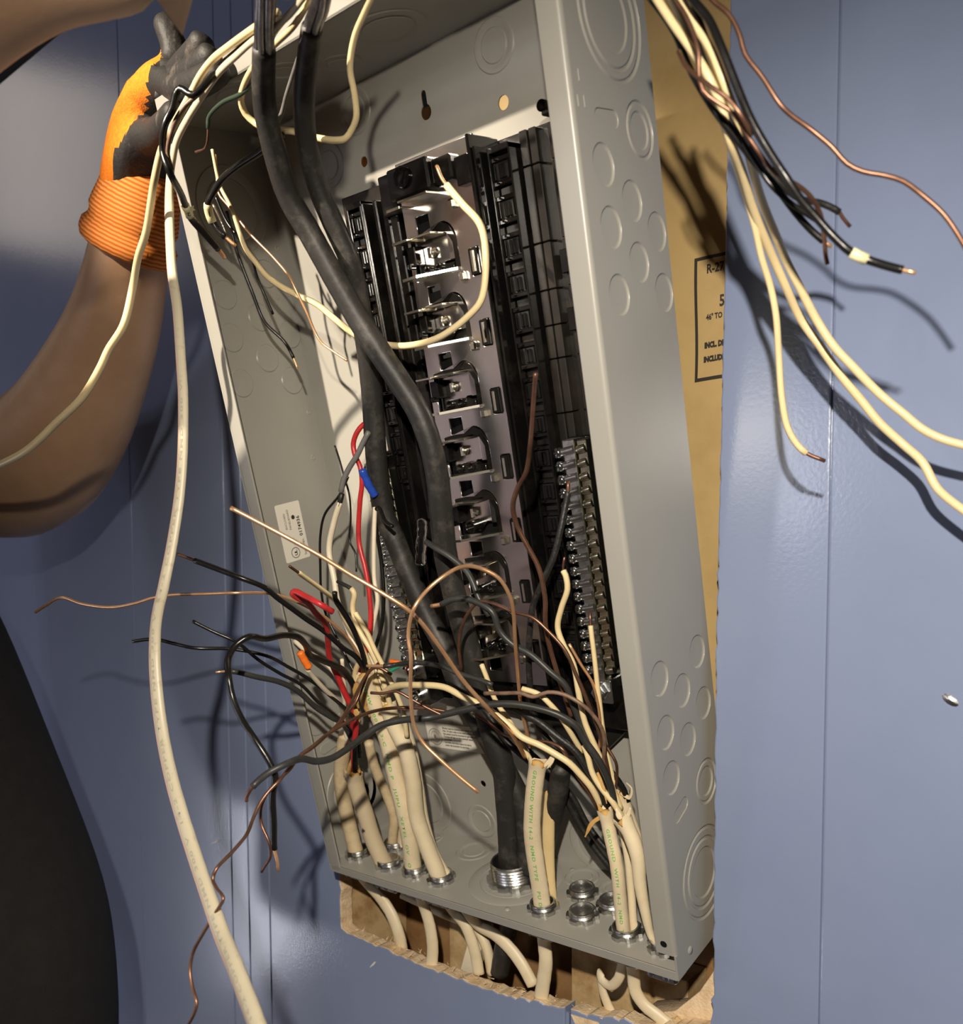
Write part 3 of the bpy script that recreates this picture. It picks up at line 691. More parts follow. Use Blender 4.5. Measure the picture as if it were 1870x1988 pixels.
# paper labels
lab = empty('paper_label', bx(1.55, 26.5, 294), panel)
me = poly_plate('sheet', [(1.2, 0), (27, 0), (28, 1), (28, 51), (27, 52), (1.2, 52), (0, 51), (0, 1)], [], .3, lambda u, v, t: Vector((t, u, v)) * MM); link('sheet', me, M['label'], lab)
up = lambda y0, z0: (lambda u, v: Vector((.45, y0 - v, z0 + u)) * MM)
lettering('lettering', '0174936', 5.0, up(24.5, 20.5), M['ink'], lab, 1.05, .12)
lettering('lettering', 'Issue No.', 4.0, up(24.8, 3.0), M['ink'], lab)
lettering('lettering', 'ENCLOSED', 2.9, up(9.0, 29), M['ink'], lab)
lettering('lettering', 'PANELBOARD', 2.9, up(13.4, 28), M['ink'], lab)
lettering('lettering', 'LISTED', 2.2, up(14, 14.0), M['ink'], lab)
lettering('lettering', 'UL', 4.4, up(14.2, 4.6), M['ink'], lab, .8, .15)
bm = bmesh.new(); add_lathe(bm, [(4.9, 0), (4.3, 0)], (.45, 12.4, 7.2), (1, 0, 0), 28); bm_obj('printed_ring', bm, M['ink'], lab)
bm = bmesh.new(); add_lathe(bm, [(2.0, 0), (0, .2)], (.5, 17.6, 38.5), (1, 0, 0), 12); bm_obj('smudge', bm, M['ink'], lab)

lab = empty('paper_label', bx(68, D_ - 1.7, 97), panel); lab.rotation_euler = (0, -.02, 0)
me = poly_plate('sheet', [(0, 0), (72, 0), (72, 25), (0, 25)], [], .25, lambda u, v, t: Vector((u, -t, v)) * MM); link('sheet', me, M['label'], lab)
fl = lambda x0, z0: (lambda u, v: Vector((x0 + u, -.45, z0 + v)) * MM)
for k, s in enumerate(('Boxes may be stacked and wired on site', 'No. 14 wire only to be used unless noted', 'the panel must be bonded to ground and', 'Torque all lugs to the marked value', 'on cover', 'La boîte doit être mise à la terre', 'avant de brancher le panneau')):
    lettering('lettering', s, 2.7, fl(21, 20.0 - k * 2.85), M['ink'], lab, .92, .05)
bm = bmesh.new(); add_lathe(bm, [(8.2, 0), (7.8, 0)], (10, -.45, 11), (0, -1, 0), 32); add_lathe(bm, [(5.6, 0), (5.3, 0)], (10, -.45, 11), (0, -1, 0), 28); bm_obj('printed_ring', bm, M['ink'], lab)
lettering('lettering', 'R', 5.2, fl(8.2, 9.2), M['ink'], lab)

# ------------------------------------------------------------------ wires and cables (wall-frame mm: x, y, z, radius)
WIRES = [
('service_cable', 'front thick black service cable, stripped silver strands at its top, sweeping to the conduit hub', 'cable', 'black_rubber', [[230.4, -276.7, 605.2, 6.43], [210.9, -264.2, 596.9, 6.73], [195.1, -252.7, 592.1, 6.99], [177.0, -239.7, 581.5, 7.29], [164.8, -228.3, 571.3, 7.52], [155.7, -214.7, 556.5, 7.75], [147.7, -198.1, 537.6, 8.0], [149.5, -182.2, 517.9, 8.16], [156.5, -165.5, 489.2, 8.3], [163.1, -152.4, 466.0, 8.39], [173.9, -140.6, 441.3, 8.44], [184.1, -130.3, 419.8, 8.47], [194.1, -121.3, 398.0, 8.5], [197.8, -113.1, 376.6, 8.57], [196.4, -103.5, 351.5, 8.7], [191.3, -94.0, 325.9, 8.86], [185.1, -82.1, 295.4, 9.06], [183.7, -69.9, 263.5, 9.22], [184.5, -56.1, 226.4, 9.39], [185.7, -42.4, 188.1, 9.55], [189.4, -31.9, 153.5, 9.65], [193.8, -23.9, 127.3, 9.72], [191.2, -13.7, 90.5, 9.88], [186.0, -3.5, 52.0, 10.06], [181.7, 2.8, 27.1, 10.18]], {'strand': 3}),
('service_cable', 'thick black service cable behind, stripped silver strands at its top, hanging left of the bus', 'cable', 'black_rubber', [[257.6, -259.4, 602.2, 5.82], [242.8, -250.3, 599.0, 6.03], [223.4, -239.9, 598.7, 6.28], [201.6, -226.7, 587.3, 6.58], [178.3, -208.9, 574.1, 6.94], [166.8, -195.8, 559.7, 7.16], [160.9, -182.2, 542.3, 7.34], [159.9, -167.8, 522.8, 7.5], [159.5, -153.4, 502.2, 7.65], [151.2, -136.2, 475.3, 7.9], [143.1, -122.2, 449.6, 8.11], [133.2, -108.3, 422.6, 8.34], [123.7, -96.4, 389.5, 8.55], [116.4, -85.8, 358.5, 8.73], [112.3, -75.2, 330.3, 8.88], [116.4, -67.1, 309.3, 8.94], [124.0, -56.9, 277.3, 9.0], [133.9, -46.6, 245.0, 9.04], [146.0, -39.7, 219.2, 9.03], [154.1, -32.2, 188.8, 9.06], [174.2, -23.1, 150.6, 9.02], [192.2, -15.0, 116.9, 8.98], [201.8, -8.6, 91.2, 8.98], [202.5, -0.9, 54.6, 9.07], [200.0, 3.9, 30.8, 9.16]], {'strand': 3}),
('cut_service_cable', 'short dark grey cut cable stub leaning behind the tall beige cable sheath', 'cable', 'black_rubber', [[267.0, -46.1, 137.9, 7.7], [251.4, -28.6, 109.7, 7.99], [224.5, -2.5, 68.0, 8.45], [208.7, 6.7, 31.9, 8.68]], {}),
('sheathed_cable', 'long white cable hanging down the left side in front of the blue wall', 'cable', 'jacket_hung', [[278.4, -267.7, 602.3, 2.39], [248.3, -262.7, 599.1, 2.56], [225.6, -259.0, 596.3, 2.69], [203.3, -256.2, 597.7, 2.8], [183.8, -252.6, 600.8, 2.9], [165.0, -249.0, 602.1, 3.0], [139.5, -245.7, 601.2, 3.14], [105.7, -240.8, 594.0, 3.33], [94.3, -239.1, 590.7, 3.4], [75.2, -236.0, 583.2, 3.51], [66.2, -233.8, 575.5, 3.58], [57.2, -231.1, 563.9, 3.66], [64.3, -236.5, 541.5, 3.65], [75.2, -243.2, 514.1, 3.63], [87.6, -250.0, 486.8, 3.6], [96.6, -252.5, 460.6, 3.61], [104.9, -256.0, 424.7, 3.63], [111.4, -259.2, 399.8, 3.64], [117.1, -264.3, 361.8, 3.68], [118.1, -268.0, 334.8, 3.76], [116.3, -273.5, 301.3, 3.93], [112.6, -278.0, 274.6, 4.09], [104.3, -278.5, 254.2, 4.25], [101.6, -279.0, 233.6, 4.38], [106.0, -281.2, 210.2, 4.49], [116.1, -284.0, 181.0, 4.63], [131.4, -288.1, 156.8, 4.73], [147.5, -291.8, 136.9, 4.8], [167.3, -296.0, 115.8, 4.86], [194.5, -303.8, 95.7, 4.97], [215.7, -310.0, 81.8, 5.18], [240.7, -319.3, 74.3, 5.26], [267.4, -330.0, 66.9, 5.33], [301.0, -345.0, 60.7, 5.35]], {'flat': 0.62, 'stripe': 1, 'text': ('14-2 COPPER TYPE NMD 300 V  14-2 COPPER TYPE NMD 300 V  14-2 COPPER TYPE NMD 300 V', 0.46, 0.98, 5.2, 'ink_grey')}),
('white_wire', 'cream wire curving from the glove down across the forearm to the left', 'wire', 'cream_ins', [[214.7, -257.5, 602.9, 2.21], [189.3, -255.8, 604.4, 2.28], [158.6, -251.6, 607.3, 2.38], [136.8, -248.6, 608.5, 2.45], [123.9, -249.4, 602.6, 2.49], [115.2, -250.0, 595.4, 2.51], [107.0, -255.5, 579.8, 2.52], [99.7, -260.0, 567.5, 2.53], [90.1, -258.6, 561.0, 2.56], [77.4, -256.0, 547.1, 2.61], [49.7, -246.3, 524.7, 2.73], [28.4, -240.8, 512.8, 2.81], [10.0, -235.0, 497.5, 2.88], [3.8, -239.9, 469.3, 2.89], [-13.3, -243.5, 452.8, 2.93], [-21.4, -245.8, 441.0, 2.95], [-41.9, -250.0, 420.9, 3.0], [-76.6, -253.9, 405.3, 3.09], [-119.6, -258.3, 387.3, 3.2], [-167.7, -262.0, 377.7, 3.33], [-234.2, -262.0, 372.4, 3.52]], {}),
('tagged_wire', 'black wire marked with a number two tag beside the glove cuff', 'wire', 'black_ins', [[185.7, -250.2, 606.5, 2.16], [166.5, -247.4, 605.9, 2.22], [139.8, -243.8, 605.9, 2.3], [134.7, -251.4, 594.5, 2.29], [129.0, -258.0, 586.0, 2.29], [120.9, -262.0, 591.3, 2.29], [117.7, -263.0, 588.8, 2.3], [116.7, -265.2, 579.4, 2.3], [111.8, -268.0, 569.5, 2.31], [103.6, -264.9, 557.4, 2.34], [106.7, -262.0, 543.5, 2.34], [88.1, -242.1, 540.7, 2.45], [68.4, -222.0, 536.2, 2.57], [61.8, -206.8, 531.3, 2.63], [56.0, -191.5, 525.7, 2.7], [52.5, -183.3, 522.2, 2.73]], {'c1': 2, 'tag': (0.81, '2'), 'cr': 1.76}),
('brown_wire', 'brown scuffed wire twisted along the number two tagged black wire', 'wire', 'brown_ins', [[179.9, -248.1, 606.6, 1.4], [158.8, -245.7, 605.5, 1.44], [137.7, -243.3, 603.7, 1.48], [132.5, -250.7, 594.0, 1.48], [129.9, -256.0, 586.2, 1.47], [121.8, -259.1, 581.7, 1.48], [116.3, -262.6, 573.6, 1.48], [114.8, -266.0, 563.2, 1.48], [105.9, -262.7, 554.9, 1.5], [106.0, -260.0, 546.0, 1.51]], {}),
('tagged_wire', 'black wire marked with a number one tag inside the dark left wall', 'wire', 'black_ins', [[141.9, -197.8, 579.2, 2.44], [116.5, -195.3, 577.6, 2.51], [84.8, -195.1, 574.9, 2.6], [67.3, -194.9, 571.2, 2.65], [56.5, -194.8, 565.0, 2.68], [49.5, -194.7, 559.1, 2.7], [45.0, -190.1, 552.6, 2.72], [45.1, -185.4, 545.5, 2.74], [50.3, -180.4, 538.8, 2.74], [55.7, -175.5, 532.3, 2.75]], {'c1': 2, 'tag': (0.815, '1'), 'cr': 1.38}),
('green_wire', 'thin dark green wire with a bent bare copper end near the top left corner', 'wire', 'green_ins', [[234.3, -254.8, 608.6, 1.3], [222.3, -251.8, 604.8, 1.32], [204.3, -246.3, 606.0, 1.36], [189.7, -241.8, 606.2, 1.4], [160.4, -227.3, 604.7, 1.47], [133.5, -217.0, 606.1, 1.54], [121.8, -216.5, 605.3, 1.56], [100.5, -215.6, 607.4, 1.6], [86.6, -214.9, 605.7, 1.62], [80.6, -213.9, 603.4, 1.64], [77.9, -212.6, 598.0, 1.64], [74.7, -211.1, 591.4, 1.65], [70.6, -210.2, 588.0, 1.66], [56.2, -208.8, 589.9, 1.69]], {'c1': 4, 'cm': 'copper_dark', 'cr': 0.94}),
('white_wire', 'cream wire looping behind both thick black cables at the top', 'wire', 'cream_ins', [[240.2, -250.6, 608.2, 1.87], [231.3, -248.3, 607.3, 1.9], [212.0, -243.4, 603.5, 1.96], [189.6, -239.1, 603.6, 2.03], [161.7, -230.3, 607.8, 2.12], [143.0, -224.0, 608.8, 2.18], [125.9, -217.3, 607.2, 2.24], [116.2, -212.1, 604.2, 2.28], [113.7, -207.0, 599.1, 2.3], [117.1, -201.5, 593.5, 2.31], [127.7, -198.8, 587.3, 2.3], [139.4, -196.2, 583.6, 2.28], [148.7, -194.1, 580.8, 2.26], [166.8, -188.0, 573.0, 2.24], [186.4, -189.1, 565.2, 2.19], [196.5, -189.8, 563.2, 2.16], [203.2, -190.5, 566.6, 2.14], [211.0, -194.1, 570.6, 2.11], [216.2, -200.5, 580.5, 2.08], [219.6, -206.9, 590.5, 2.05], [231.7, -214.5, 600.8, 1.99], [247.8, -221.2, 606.2, 1.93], [264.3, -228.1, 609.0, 1.87]], {}),
('black_wire', 'thin dark grey wire showing between the two thick black cables', 'wire', 'grey_ins', [[163.4, -200.3, 621.3, 1.52], [150.9, -195.0, 616.8, 1.55], [139.3, -191.6, 608.4, 1.58], [130.5, -188.8, 600.5, 1.6], [121.7, -187.4, 595.1, 1.62]], {}),
('copper_wire', 'thin bare copper ground wire trailing down inside the left wall of the box', 'wire', 'copper', [[40.8, -181.0, 602.2, 0.98], [39.0, -179.2, 586.1, 0.99], [39.5, -178.0, 574.5, 0.99], [47.5, -175.5, 564.3, 0.99], [65.7, -169.4, 540.8, 0.98], [83.4, -161.3, 520.9, 0.97], [93.7, -155.7, 506.8, 0.97], [97.0, -152.2, 497.4, 0.97], [99.3, -143.5, 481.7, 0.98], [101.8, -132.8, 461.8, 0.99], [113.4, -128.0, 451.8, 0.99], [123.1, -124.3, 444.8, 0.98]], {}),
('white_wire', 'cream wire with a copper tip hooking round over the bus bars', 'wire', 'cream_ins', [[47.9, -188.9, 601.1, 1.35], [47.8, -182.7, 577.2, 1.48], [55.4, -178.3, 559.5, 1.55], [57.4, -172.3, 541.2, 1.77], [59.6, -169.0, 530.9, 1.9], [64.6, -163.0, 520.5, 2.06], [69.2, -157.9, 511.9, 2.18], [76.8, -152.7, 504.6, 2.3], [89.0, -145.7, 496.4, 2.38], [104.5, -138.1, 487.7, 2.41], [116.8, -130.1, 475.5, 2.44], [129.0, -120.9, 463.7, 2.48], [161.4, -119.8, 451.2, 2.46], [202.5, -131.9, 442.1, 2.37], [233.2, -139.9, 441.0, 2.31], [261.1, -145.6, 447.5, 2.26], [273.6, -147.3, 455.0, 2.25], [279.2, -149.5, 470.8, 2.26], [280.5, -152.5, 489.8, 2.29], [277.7, -154.1, 500.0, 2.31], [266.2, -156.3, 513.5, 2.36], [253.2, -156.0, 528.5, 2.43], [248.7, -155.8, 534.3, 2.45], [244.2, -155.6, 543.3, 2.48]], {'c1': 3, 'cr': 1.14}),
('black_wire', 'thin black wire with a copper tip lying against the left inner wall', 'wire', 'black_ins', [[34.2, -167.6, 565.8, 1.41], [33.0, -160.1, 544.6, 1.43], [32.3, -155.5, 534.0, 1.43], [34.5, -144.9, 509.1, 1.45], [37.0, -135.6, 487.8, 1.47], [52.2, -126.6, 469.7, 1.46], [58.3, -123.3, 457.0, 1.46], [60.6, -121.1, 448.4, 1.46]], {'c1': 2, 'cr': 0.83}),
('silver_wire', 'short bright bare wire above the tagged black wires', 'wire', 'tinned', [[39.6, -183.9, 565.0, 0.98], [41.8, -180.1, 556.3, 0.99], [42.7, -176.3, 547.6, 0.99], [42.3, -173.8, 541.8, 0.99]], {}),
('black_wire', 'thin black wire with a glossy sheath hanging beside the left inner wall', 'wire', 'black_ins', [[32.1, -176.2, 575.5, 1.2], [37.8, -170.3, 556.3, 1.2], [49.7, -164.9, 539.3, 1.2], [52.2, -158.4, 528.7, 1.2], [49.2, -150.6, 515.6, 1.22], [50.4, -143.4, 501.1, 1.23], [51.5, -137.9, 490.0, 1.24]], {}),
('white_wire', 'cream wire reaching the right edge, highest of the three in front of the wall', 'wire', 'cream_ins', [[425.2, -190.0, 565.9, 2.09], [431.5, -190.0, 553.9, 2.08], [437.8, -188.0, 540.9, 2.07], [444.8, -186.0, 527.9, 2.06], [449.6, -184.0, 514.6, 2.06], [452.2, -176.2, 502.8, 2.08], [454.6, -168.0, 490.0, 2.11], [452.0, -152.2, 482.5, 2.18], [449.9, -134.0, 472.6, 2.26], [449.9, -118.0, 462.6, 2.32], [450.4, -102.0, 451.7, 2.38], [454.7, -93.1, 438.9, 2.4], [460.4, -82.0, 422.5, 2.43], [468.3, -76.2, 407.6, 2.43], [477.4, -71.0, 395.6, 2.43], [489.8, -64.0, 380.1, 2.42], [500.9, -60.1, 368.9, 2.4], [509.9, -56.9, 359.9, 2.39], [519.1, -54.0, 354.0, 2.37], [532.6, -52.0, 348.6, 2.34]], {}),
('white_wire', 'cream wire dropping to the lower right edge in front of the wall', 'wire', 'cream_ins', [[415.0, -194.0, 567.0, 2.11], [421.1, -194.0, 556.2, 2.1], [428.8, -191.9, 542.6, 2.08], [435.8, -190.2, 531.1, 2.07], [443.8, -188.0, 516.9, 2.06], [448.2, -180.4, 502.5, 2.08], [449.4, -174.0, 490.2, 2.1], [447.7, -155.7, 482.5, 2.18], [444.7, -134.0, 471.9, 2.27], [443.8, -116.0, 461.7, 2.35], [443.8, -102.0, 453.2, 2.4], [445.6, -88.7, 441.8, 2.45], [448.5, -72.0, 426.7, 2.51], [457.3, -65.5, 411.4, 2.51], [466.1, -58.8, 395.8, 2.51], [476.3, -52.0, 380.4, 2.51], [485.5, -47.1, 366.8, 2.5], [496.7, -42.0, 354.4, 2.49], [506.9, -42.0, 343.7, 2.46], [515.1, -42.0, 328.2, 2.44], [528.2, -43.3, 315.9, 2.4], [535.9, -44.0, 309.9, 2.37]], {}),
('white_wire', 'short cream wire with a stripped copper tip ending low on the right wall', 'wire', 'cream_ins', [[415.1, -176.0, 574.4, 1.66], [425.4, -174.0, 550.4, 1.65], [433.6, -166.5, 527.4, 1.66], [440.4, -158.0, 501.1, 1.67], [441.4, -137.4, 479.8, 1.73], [441.9, -124.0, 464.8, 1.77], [441.7, -113.9, 452.0, 1.81], [442.9, -104.0, 438.8, 1.84], [443.9, -98.0, 424.4, 1.85], [442.7, -90.0, 405.0, 1.88], [442.2, -83.0, 382.3, 1.91], [443.9, -78.0, 365.6, 1.93], [448.1, -73.7, 355.7, 1.93], [452.6, -71.0, 350.6, 1.93], [461.8, -67.0, 345.8, 1.92]], {'c1': 2, 'cm': 'copper_dark', 'cr': 1.18}),
('tagged_wire', 'thick black wire with a yellow tag and bare copper end over the right wall', 'wire', 'black_ins', [[434.6, -198.0, 558.1, 2.04], [441.5, -198.0, 546.2, 2.02], [448.8, -197.1, 535.3, 2.0], [454.9, -196.0, 520.6, 1.99], [460.3, -193.1, 504.8, 1.99], [466.5, -190.0, 487.8, 1.99], [473.2, -185.9, 473.6, 1.99], [480.6, -182.0, 460.1, 1.98], [485.2, -176.8, 451.2, 1.99], [490.6, -172.0, 443.5, 1.99], [497.0, -167.8, 434.6, 1.99], [503.6, -164.0, 427.2, 1.99], [509.2, -160.0, 423.8, 1.98], [522.0, -158.7, 417.2, 1.95], [523.9, -158.5, 416.4, 1.95], [529.2, -158.0, 414.1, 1.93]], {'c1': 2, 'tag': (0.885, ''), 'cr': 1.02}),
('black_wire', 'black wire with a ragged end crossing under the cream wires at right', 'wire', 'black_ins', [[410.4, -182.0, 567.3, 1.79], [419.5, -182.0, 553.5, 1.77], [425.5, -181.5, 542.2, 1.76], [430.5, -181.0, 528.8, 1.75], [439.2, -182.1, 511.9, 1.73], [447.6, -183.0, 498.1, 1.71], [453.5, -175.6, 488.3, 1.72], [458.9, -168.9, 479.3, 1.72], [466.9, -160.0, 467.4, 1.73], [472.9, -150.8, 456.8, 1.75], [478.1, -144.0, 449.2, 1.76], [481.7, -141.3, 445.1, 1.76], [483.1, -140.2, 443.6, 1.76], [486.3, -138.0, 440.7, 1.76]], {'c1': 2, 'cr': 1.01}),
('black_wire', 'scuffed black wire with a short copper stub highest on the right wall', 'wire', 'black_old', [[431.6, -184.0, 563.8, 1.6], [438.8, -182.0, 540.6, 1.6], [446.6, -175.4, 515.6, 1.6], [453.5, -170.0, 495.1, 1.61], [459.3, -158.6, 481.6, 1.63], [465.8, -150.0, 471.9, 1.64], [470.6, -139.3, 467.3, 1.66], [476.8, -130.0, 466.7, 1.67], [481.4, -126.3, 464.4, 1.67], [484.9, -123.2, 461.8, 1.67], [485.9, -121.5, 459.6, 1.68], [488.6, -118.0, 455.4, 1.68]], {'c1': 3, 'cm': 'copper_dark', 'cr': 1.03}),
('copper_wire', 'long wavy bare copper ground wire crossing the upper right wall', 'wire', 'copper_dark', [[439.2, -186.0, 559.7, 1.22], [444.3, -184.0, 551.6, 1.21], [452.1, -181.8, 542.5, 1.2], [456.1, -179.9, 533.3, 1.2], [458.2, -178.0, 524.5, 1.2], [465.2, -174.2, 513.1, 1.2], [471.9, -170.0, 500.5, 1.2], [475.2, -166.5, 496.3, 1.2], [482.8, -160.0, 489.3, 1.2], [491.2, -155.6, 480.3, 1.2], [497.2, -152.0, 472.1, 1.2], [503.4, -149.5, 467.7, 1.19], [512.6, -146.0, 464.3, 1.18], [519.3, -142.7, 461.0, 1.18], [527.2, -138.0, 453.4, 1.18], [534.5, -134.8, 444.9, 1.17], [539.8, -131.8, 435.8, 1.17], [543.9, -129.0, 427.2, 1.17]], {}),
('copper_wire', 'twisted dark copper wire wrapped among the cream wires at top right', 'wire', 'copper_dark', [[432.2, -206.0, 553.0, 1.07], [436.2, -205.0, 545.0, 1.06], [440.9, -204.4, 536.7, 1.06], [444.5, -203.7, 527.9, 1.06], [447.0, -203.0, 518.0, 1.05], [446.4, -201.6, 511.4, 1.06], [447.8, -200.0, 502.9, 1.06], [452.7, -196.4, 497.7, 1.06], [459.2, -192.0, 491.9, 1.06], [463.5, -186.9, 483.1, 1.06], [468.0, -182.0, 474.7, 1.07], [471.8, -172.9, 468.1, 1.08], [478.5, -164.0, 463.9, 1.09], [482.2, -156.4, 459.9, 1.1], [484.0, -148.0, 454.0, 1.11], [484.2, -142.8, 445.3, 1.12], [483.6, -137.6, 436.3, 1.14], [483.9, -136.0, 433.5, 1.14]], {}),
('copper_wire', 'short brown copper strand crossing over the cream wires at top right', 'wire', 'copper_dark', [[433.4, -196.0, 527.1, 1.09], [438.9, -200.0, 517.2, 1.07], [443.2, -200.7, 512.0, 1.07], [452.5, -202.0, 502.3, 1.05], [459.3, -199.1, 496.0, 1.05], [464.6, -196.0, 487.8, 1.04], [466.2, -188.0, 481.8, 1.06]], {}),
('black_wire', 'smooth black wire running alongside the yellow tagged wire at top right', 'wire', 'black_ins', [[423.1, -186.0, 563.9, 1.37], [433.1, -185.0, 545.0, 1.36], [439.9, -184.0, 527.5, 1.35], [446.0, -179.7, 508.2, 1.35], [453.6, -176.0, 491.7, 1.35], [461.5, -170.0, 476.0, 1.35], [467.5, -166.0, 465.6, 1.35], [474.7, -158.4, 457.5, 1.35], [484.0, -150.0, 449.8, 1.35]], {}),
('black_wire', 'long charcoal wire with a dark copper tip pointing at the white cable, above the others', 'wire', 'black_ins', [[41.1, -223.0, 298.1, 2.12], [54.2, -216.7, 293.0, 2.11], [71.3, -208.3, 286.4, 2.1], [87.9, -200.0, 279.9, 2.08], [95.9, -185.3, 272.9, 2.1], [98.6, -175.2, 264.6, 2.13], [102.5, -164.0, 255.8, 2.15], [101.6, -150.4, 247.7, 2.18], [101.6, -133.0, 237.6, 2.23], [100.2, -112.0, 222.7, 2.28], [102.8, -99.4, 213.9, 2.31], [96.4, -80.9, 193.5, 2.37], [98.1, -71.0, 170.7, 2.4]], {'c0': 2, 'cm': 'copper_dark', 'cr': 1.16}),
('copper_wire', 'thin bare copper wire reaching the far left past the white cable', 'wire', 'copper', [[-162.9, -238.0, 249.9, 1.37], [-135.4, -241.2, 256.5, 1.34], [-94.7, -246.0, 263.9, 1.28], [-67.7, -242.9, 259.2, 1.26], [-30.3, -238.7, 257.0, 1.22], [-1.3, -235.2, 260.3, 1.19], [23.1, -232.0, 265.3, 1.17], [37.2, -225.4, 267.3, 1.16], [62.6, -213.2, 268.1, 1.15], [85.3, -202.0, 268.9, 1.14], [89.7, -175.0, 267.6, 1.17], [92.2, -160.0, 263.7, 1.19], [96.4, -143.4, 256.1, 1.2], [99.9, -125.5, 245.3, 1.23], [100.1, -104.0, 227.6, 1.26], [100.2, -90.2, 207.5, 1.28], [94.3, -73.2, 179.4, 1.31]], {}),
('red_wire', 'bright red wire bent back on itself over the left edge of the box', 'wire', 'red_ins', [[154.3, -170.0, 255.4, 2.21], [151.6, -180.0, 261.5, 2.19], [134.9, -180.0, 267.1, 2.22], [124.5, -180.0, 270.0, 2.25], [122.1, -180.0, 268.1, 2.25], [120.0, -172.6, 264.5, 2.28], [119.1, -164.7, 261.9, 2.3], [112.7, -150.0, 252.4, 2.36], [108.0, -136.3, 242.9, 2.41], [93.7, -122.0, 229.3, 2.48], [80.0, -108.7, 213.3, 2.55], [73.6, -96.0, 198.9, 2.6], [72.4, -87.6, 184.8, 2.63], [69.9, -71.6, 156.9, 2.68], [55.7, -60.2, 128.5, 2.75], [41.9, -49.2, 101.4, 2.82]], {}),
('black_wire', 'glossy black wire looping up and over left of the box, copper tip hanging lowest', 'wire', 'black_ins', [[171.8, -236.0, 87.8, 2.2], [172.4, -237.1, 96.1, 2.2], [171.0, -238.0, 102.6, 2.19], [173.6, -240.0, 120.0, 2.18], [176.0, -242.3, 138.9, 2.16], [180.9, -244.0, 153.7, 2.14], [178.5, -246.0, 162.4, 2.14], [168.7, -250.0, 177.1, 2.15], [154.3, -250.0, 189.6, 2.18], [145.8, -250.0, 201.7, 2.2], [141.7, -250.0, 216.0, 2.2], [128.2, -239.8, 228.1, 2.26], [128.2, -232.2, 236.0, 2.28], [132.1, -226.0, 240.0, 2.29], [126.4, -208.8, 237.3, 2.35], [120.6, -187.5, 238.3, 2.43], [117.3, -172.0, 235.8, 2.48], [110.3, -158.5, 228.4, 2.54], [100.2, -146.3, 219.4, 2.6], [97.3, -134.0, 215.1, 2.64], [92.8, -116.2, 208.8, 2.71], [88.3, -100.0, 201.6, 2.77], [84.6, -84.7, 184.2, 2.82], [68.1, -68.8, 154.1, 2.92], [57.1, -60.3, 128.7, 2.97], [44.7, -49.3, 101.8, 3.04]], {'c0': 3, 'cr': 1.18}),
('copper_wire', 'long curly bare copper wire trailing down to the bottom edge of the picture', 'wire', 'copper_dark', [[182.3, -71.6, 173.0, 1.41], [166.3, -80.9, 175.9, 1.42], [144.7, -93.0, 176.1, 1.43], [150.7, -129.1, 177.9, 1.37], [159.7, -160.0, 175.9, 1.31], [165.5, -185.8, 170.8, 1.26], [172.9, -206.0, 166.1, 1.22], [174.1, -217.8, 161.9, 1.2], [178.3, -230.3, 156.3, 1.18], [183.9, -244.0, 150.5, 1.15], [181.5, -248.8, 145.7, 1.15], [180.1, -255.0, 138.8, 1.14], [181.8, -262.0, 130.7, 1.13], [189.2, -272.6, 124.1, 1.1], [193.4, -286.5, 117.2, 1.08], [197.2, -300.0, 111.5, 1.05], [196.2, -301.9, 106.0, 1.05], [204.5, -304.2, 101.8, 1.04], [212.5, -306.0, 99.7, 1.02], [205.8, -307.8, 88.7, 1.03], [196.7, -310.0, 75.5, 1.04], [189.3, -312.0, 62.8, 1.05], [189.4, -314.1, 53.1, 1.05], [194.9, -316.1, 45.1, 1.04], [201.7, -318.0, 38.9, 1.03], [194.4, -320.1, 24.2, 1.03], [179.1, -322.0, 11.2, 1.05]], {}),
('copper_wire', 'dark copper wire hanging beside the looped black wire with a kinked end', 'wire', 'copper_dark', [[121.7, -93.4, 210.0, 1.25], [123.6, -108.4, 202.3, 1.23], [133.5, -130.0, 189.1, 1.19], [150.9, -161.6, 175.1, 1.13], [158.9, -180.0, 169.2, 1.1], [165.0, -199.5, 163.1, 1.06], [169.2, -215.1, 159.7, 1.04], [177.9, -230.0, 154.8, 1.01], [175.7, -239.7, 147.8, 1.0], [176.1, -248.0, 141.0, 0.99], [169.5, -247.3, 129.7, 1.0], [169.6, -246.8, 120.8, 1.0], [175.8, -246.0, 110.6, 1.0], [175.4, -244.3, 101.3, 1.0], [166.6, -242.7, 91.5, 1.01], [162.2, -242.0, 86.9, 1.02]], {}),
('grey_wire', 'thick charcoal wire sweeping right to left across the bundle with a bare end', 'wire', 'charcoal_ins', [[175.2, -262.0, 140.0, 2.27], [175.3, -262.0, 142.7, 2.27], [181.4, -262.0, 150.2, 2.25], [182.7, -251.4, 156.9, 2.28], [187.5, -240.0, 161.9, 2.3], [183.6, -224.3, 162.1, 2.36], [181.3, -210.6, 157.8, 2.41], [179.6, -196.0, 156.9, 2.46], [177.1, -178.6, 160.6, 2.52], [174.1, -160.0, 166.2, 2.58], [177.8, -147.0, 172.7, 2.61], [184.5, -133.7, 175.4, 2.63], [196.2, -113.7, 176.3, 2.66], [225.4, -105.8, 184.3, 2.61], [251.4, -98.6, 189.9, 2.56], [271.3, -90.6, 188.7, 2.53], [290.1, -82.4, 183.3, 2.51], [299.6, -75.4, 175.4, 2.51], [302.5, -70.1, 165.6, 2.52], [308.8, -61.9, 151.2, 2.53], [312.0, -51.0, 131.3, 2.56], [310.7, -41.5, 111.6, 2.6]], {'c0': 3, 'cm': 'copper_dark', 'cr': 1.3}),
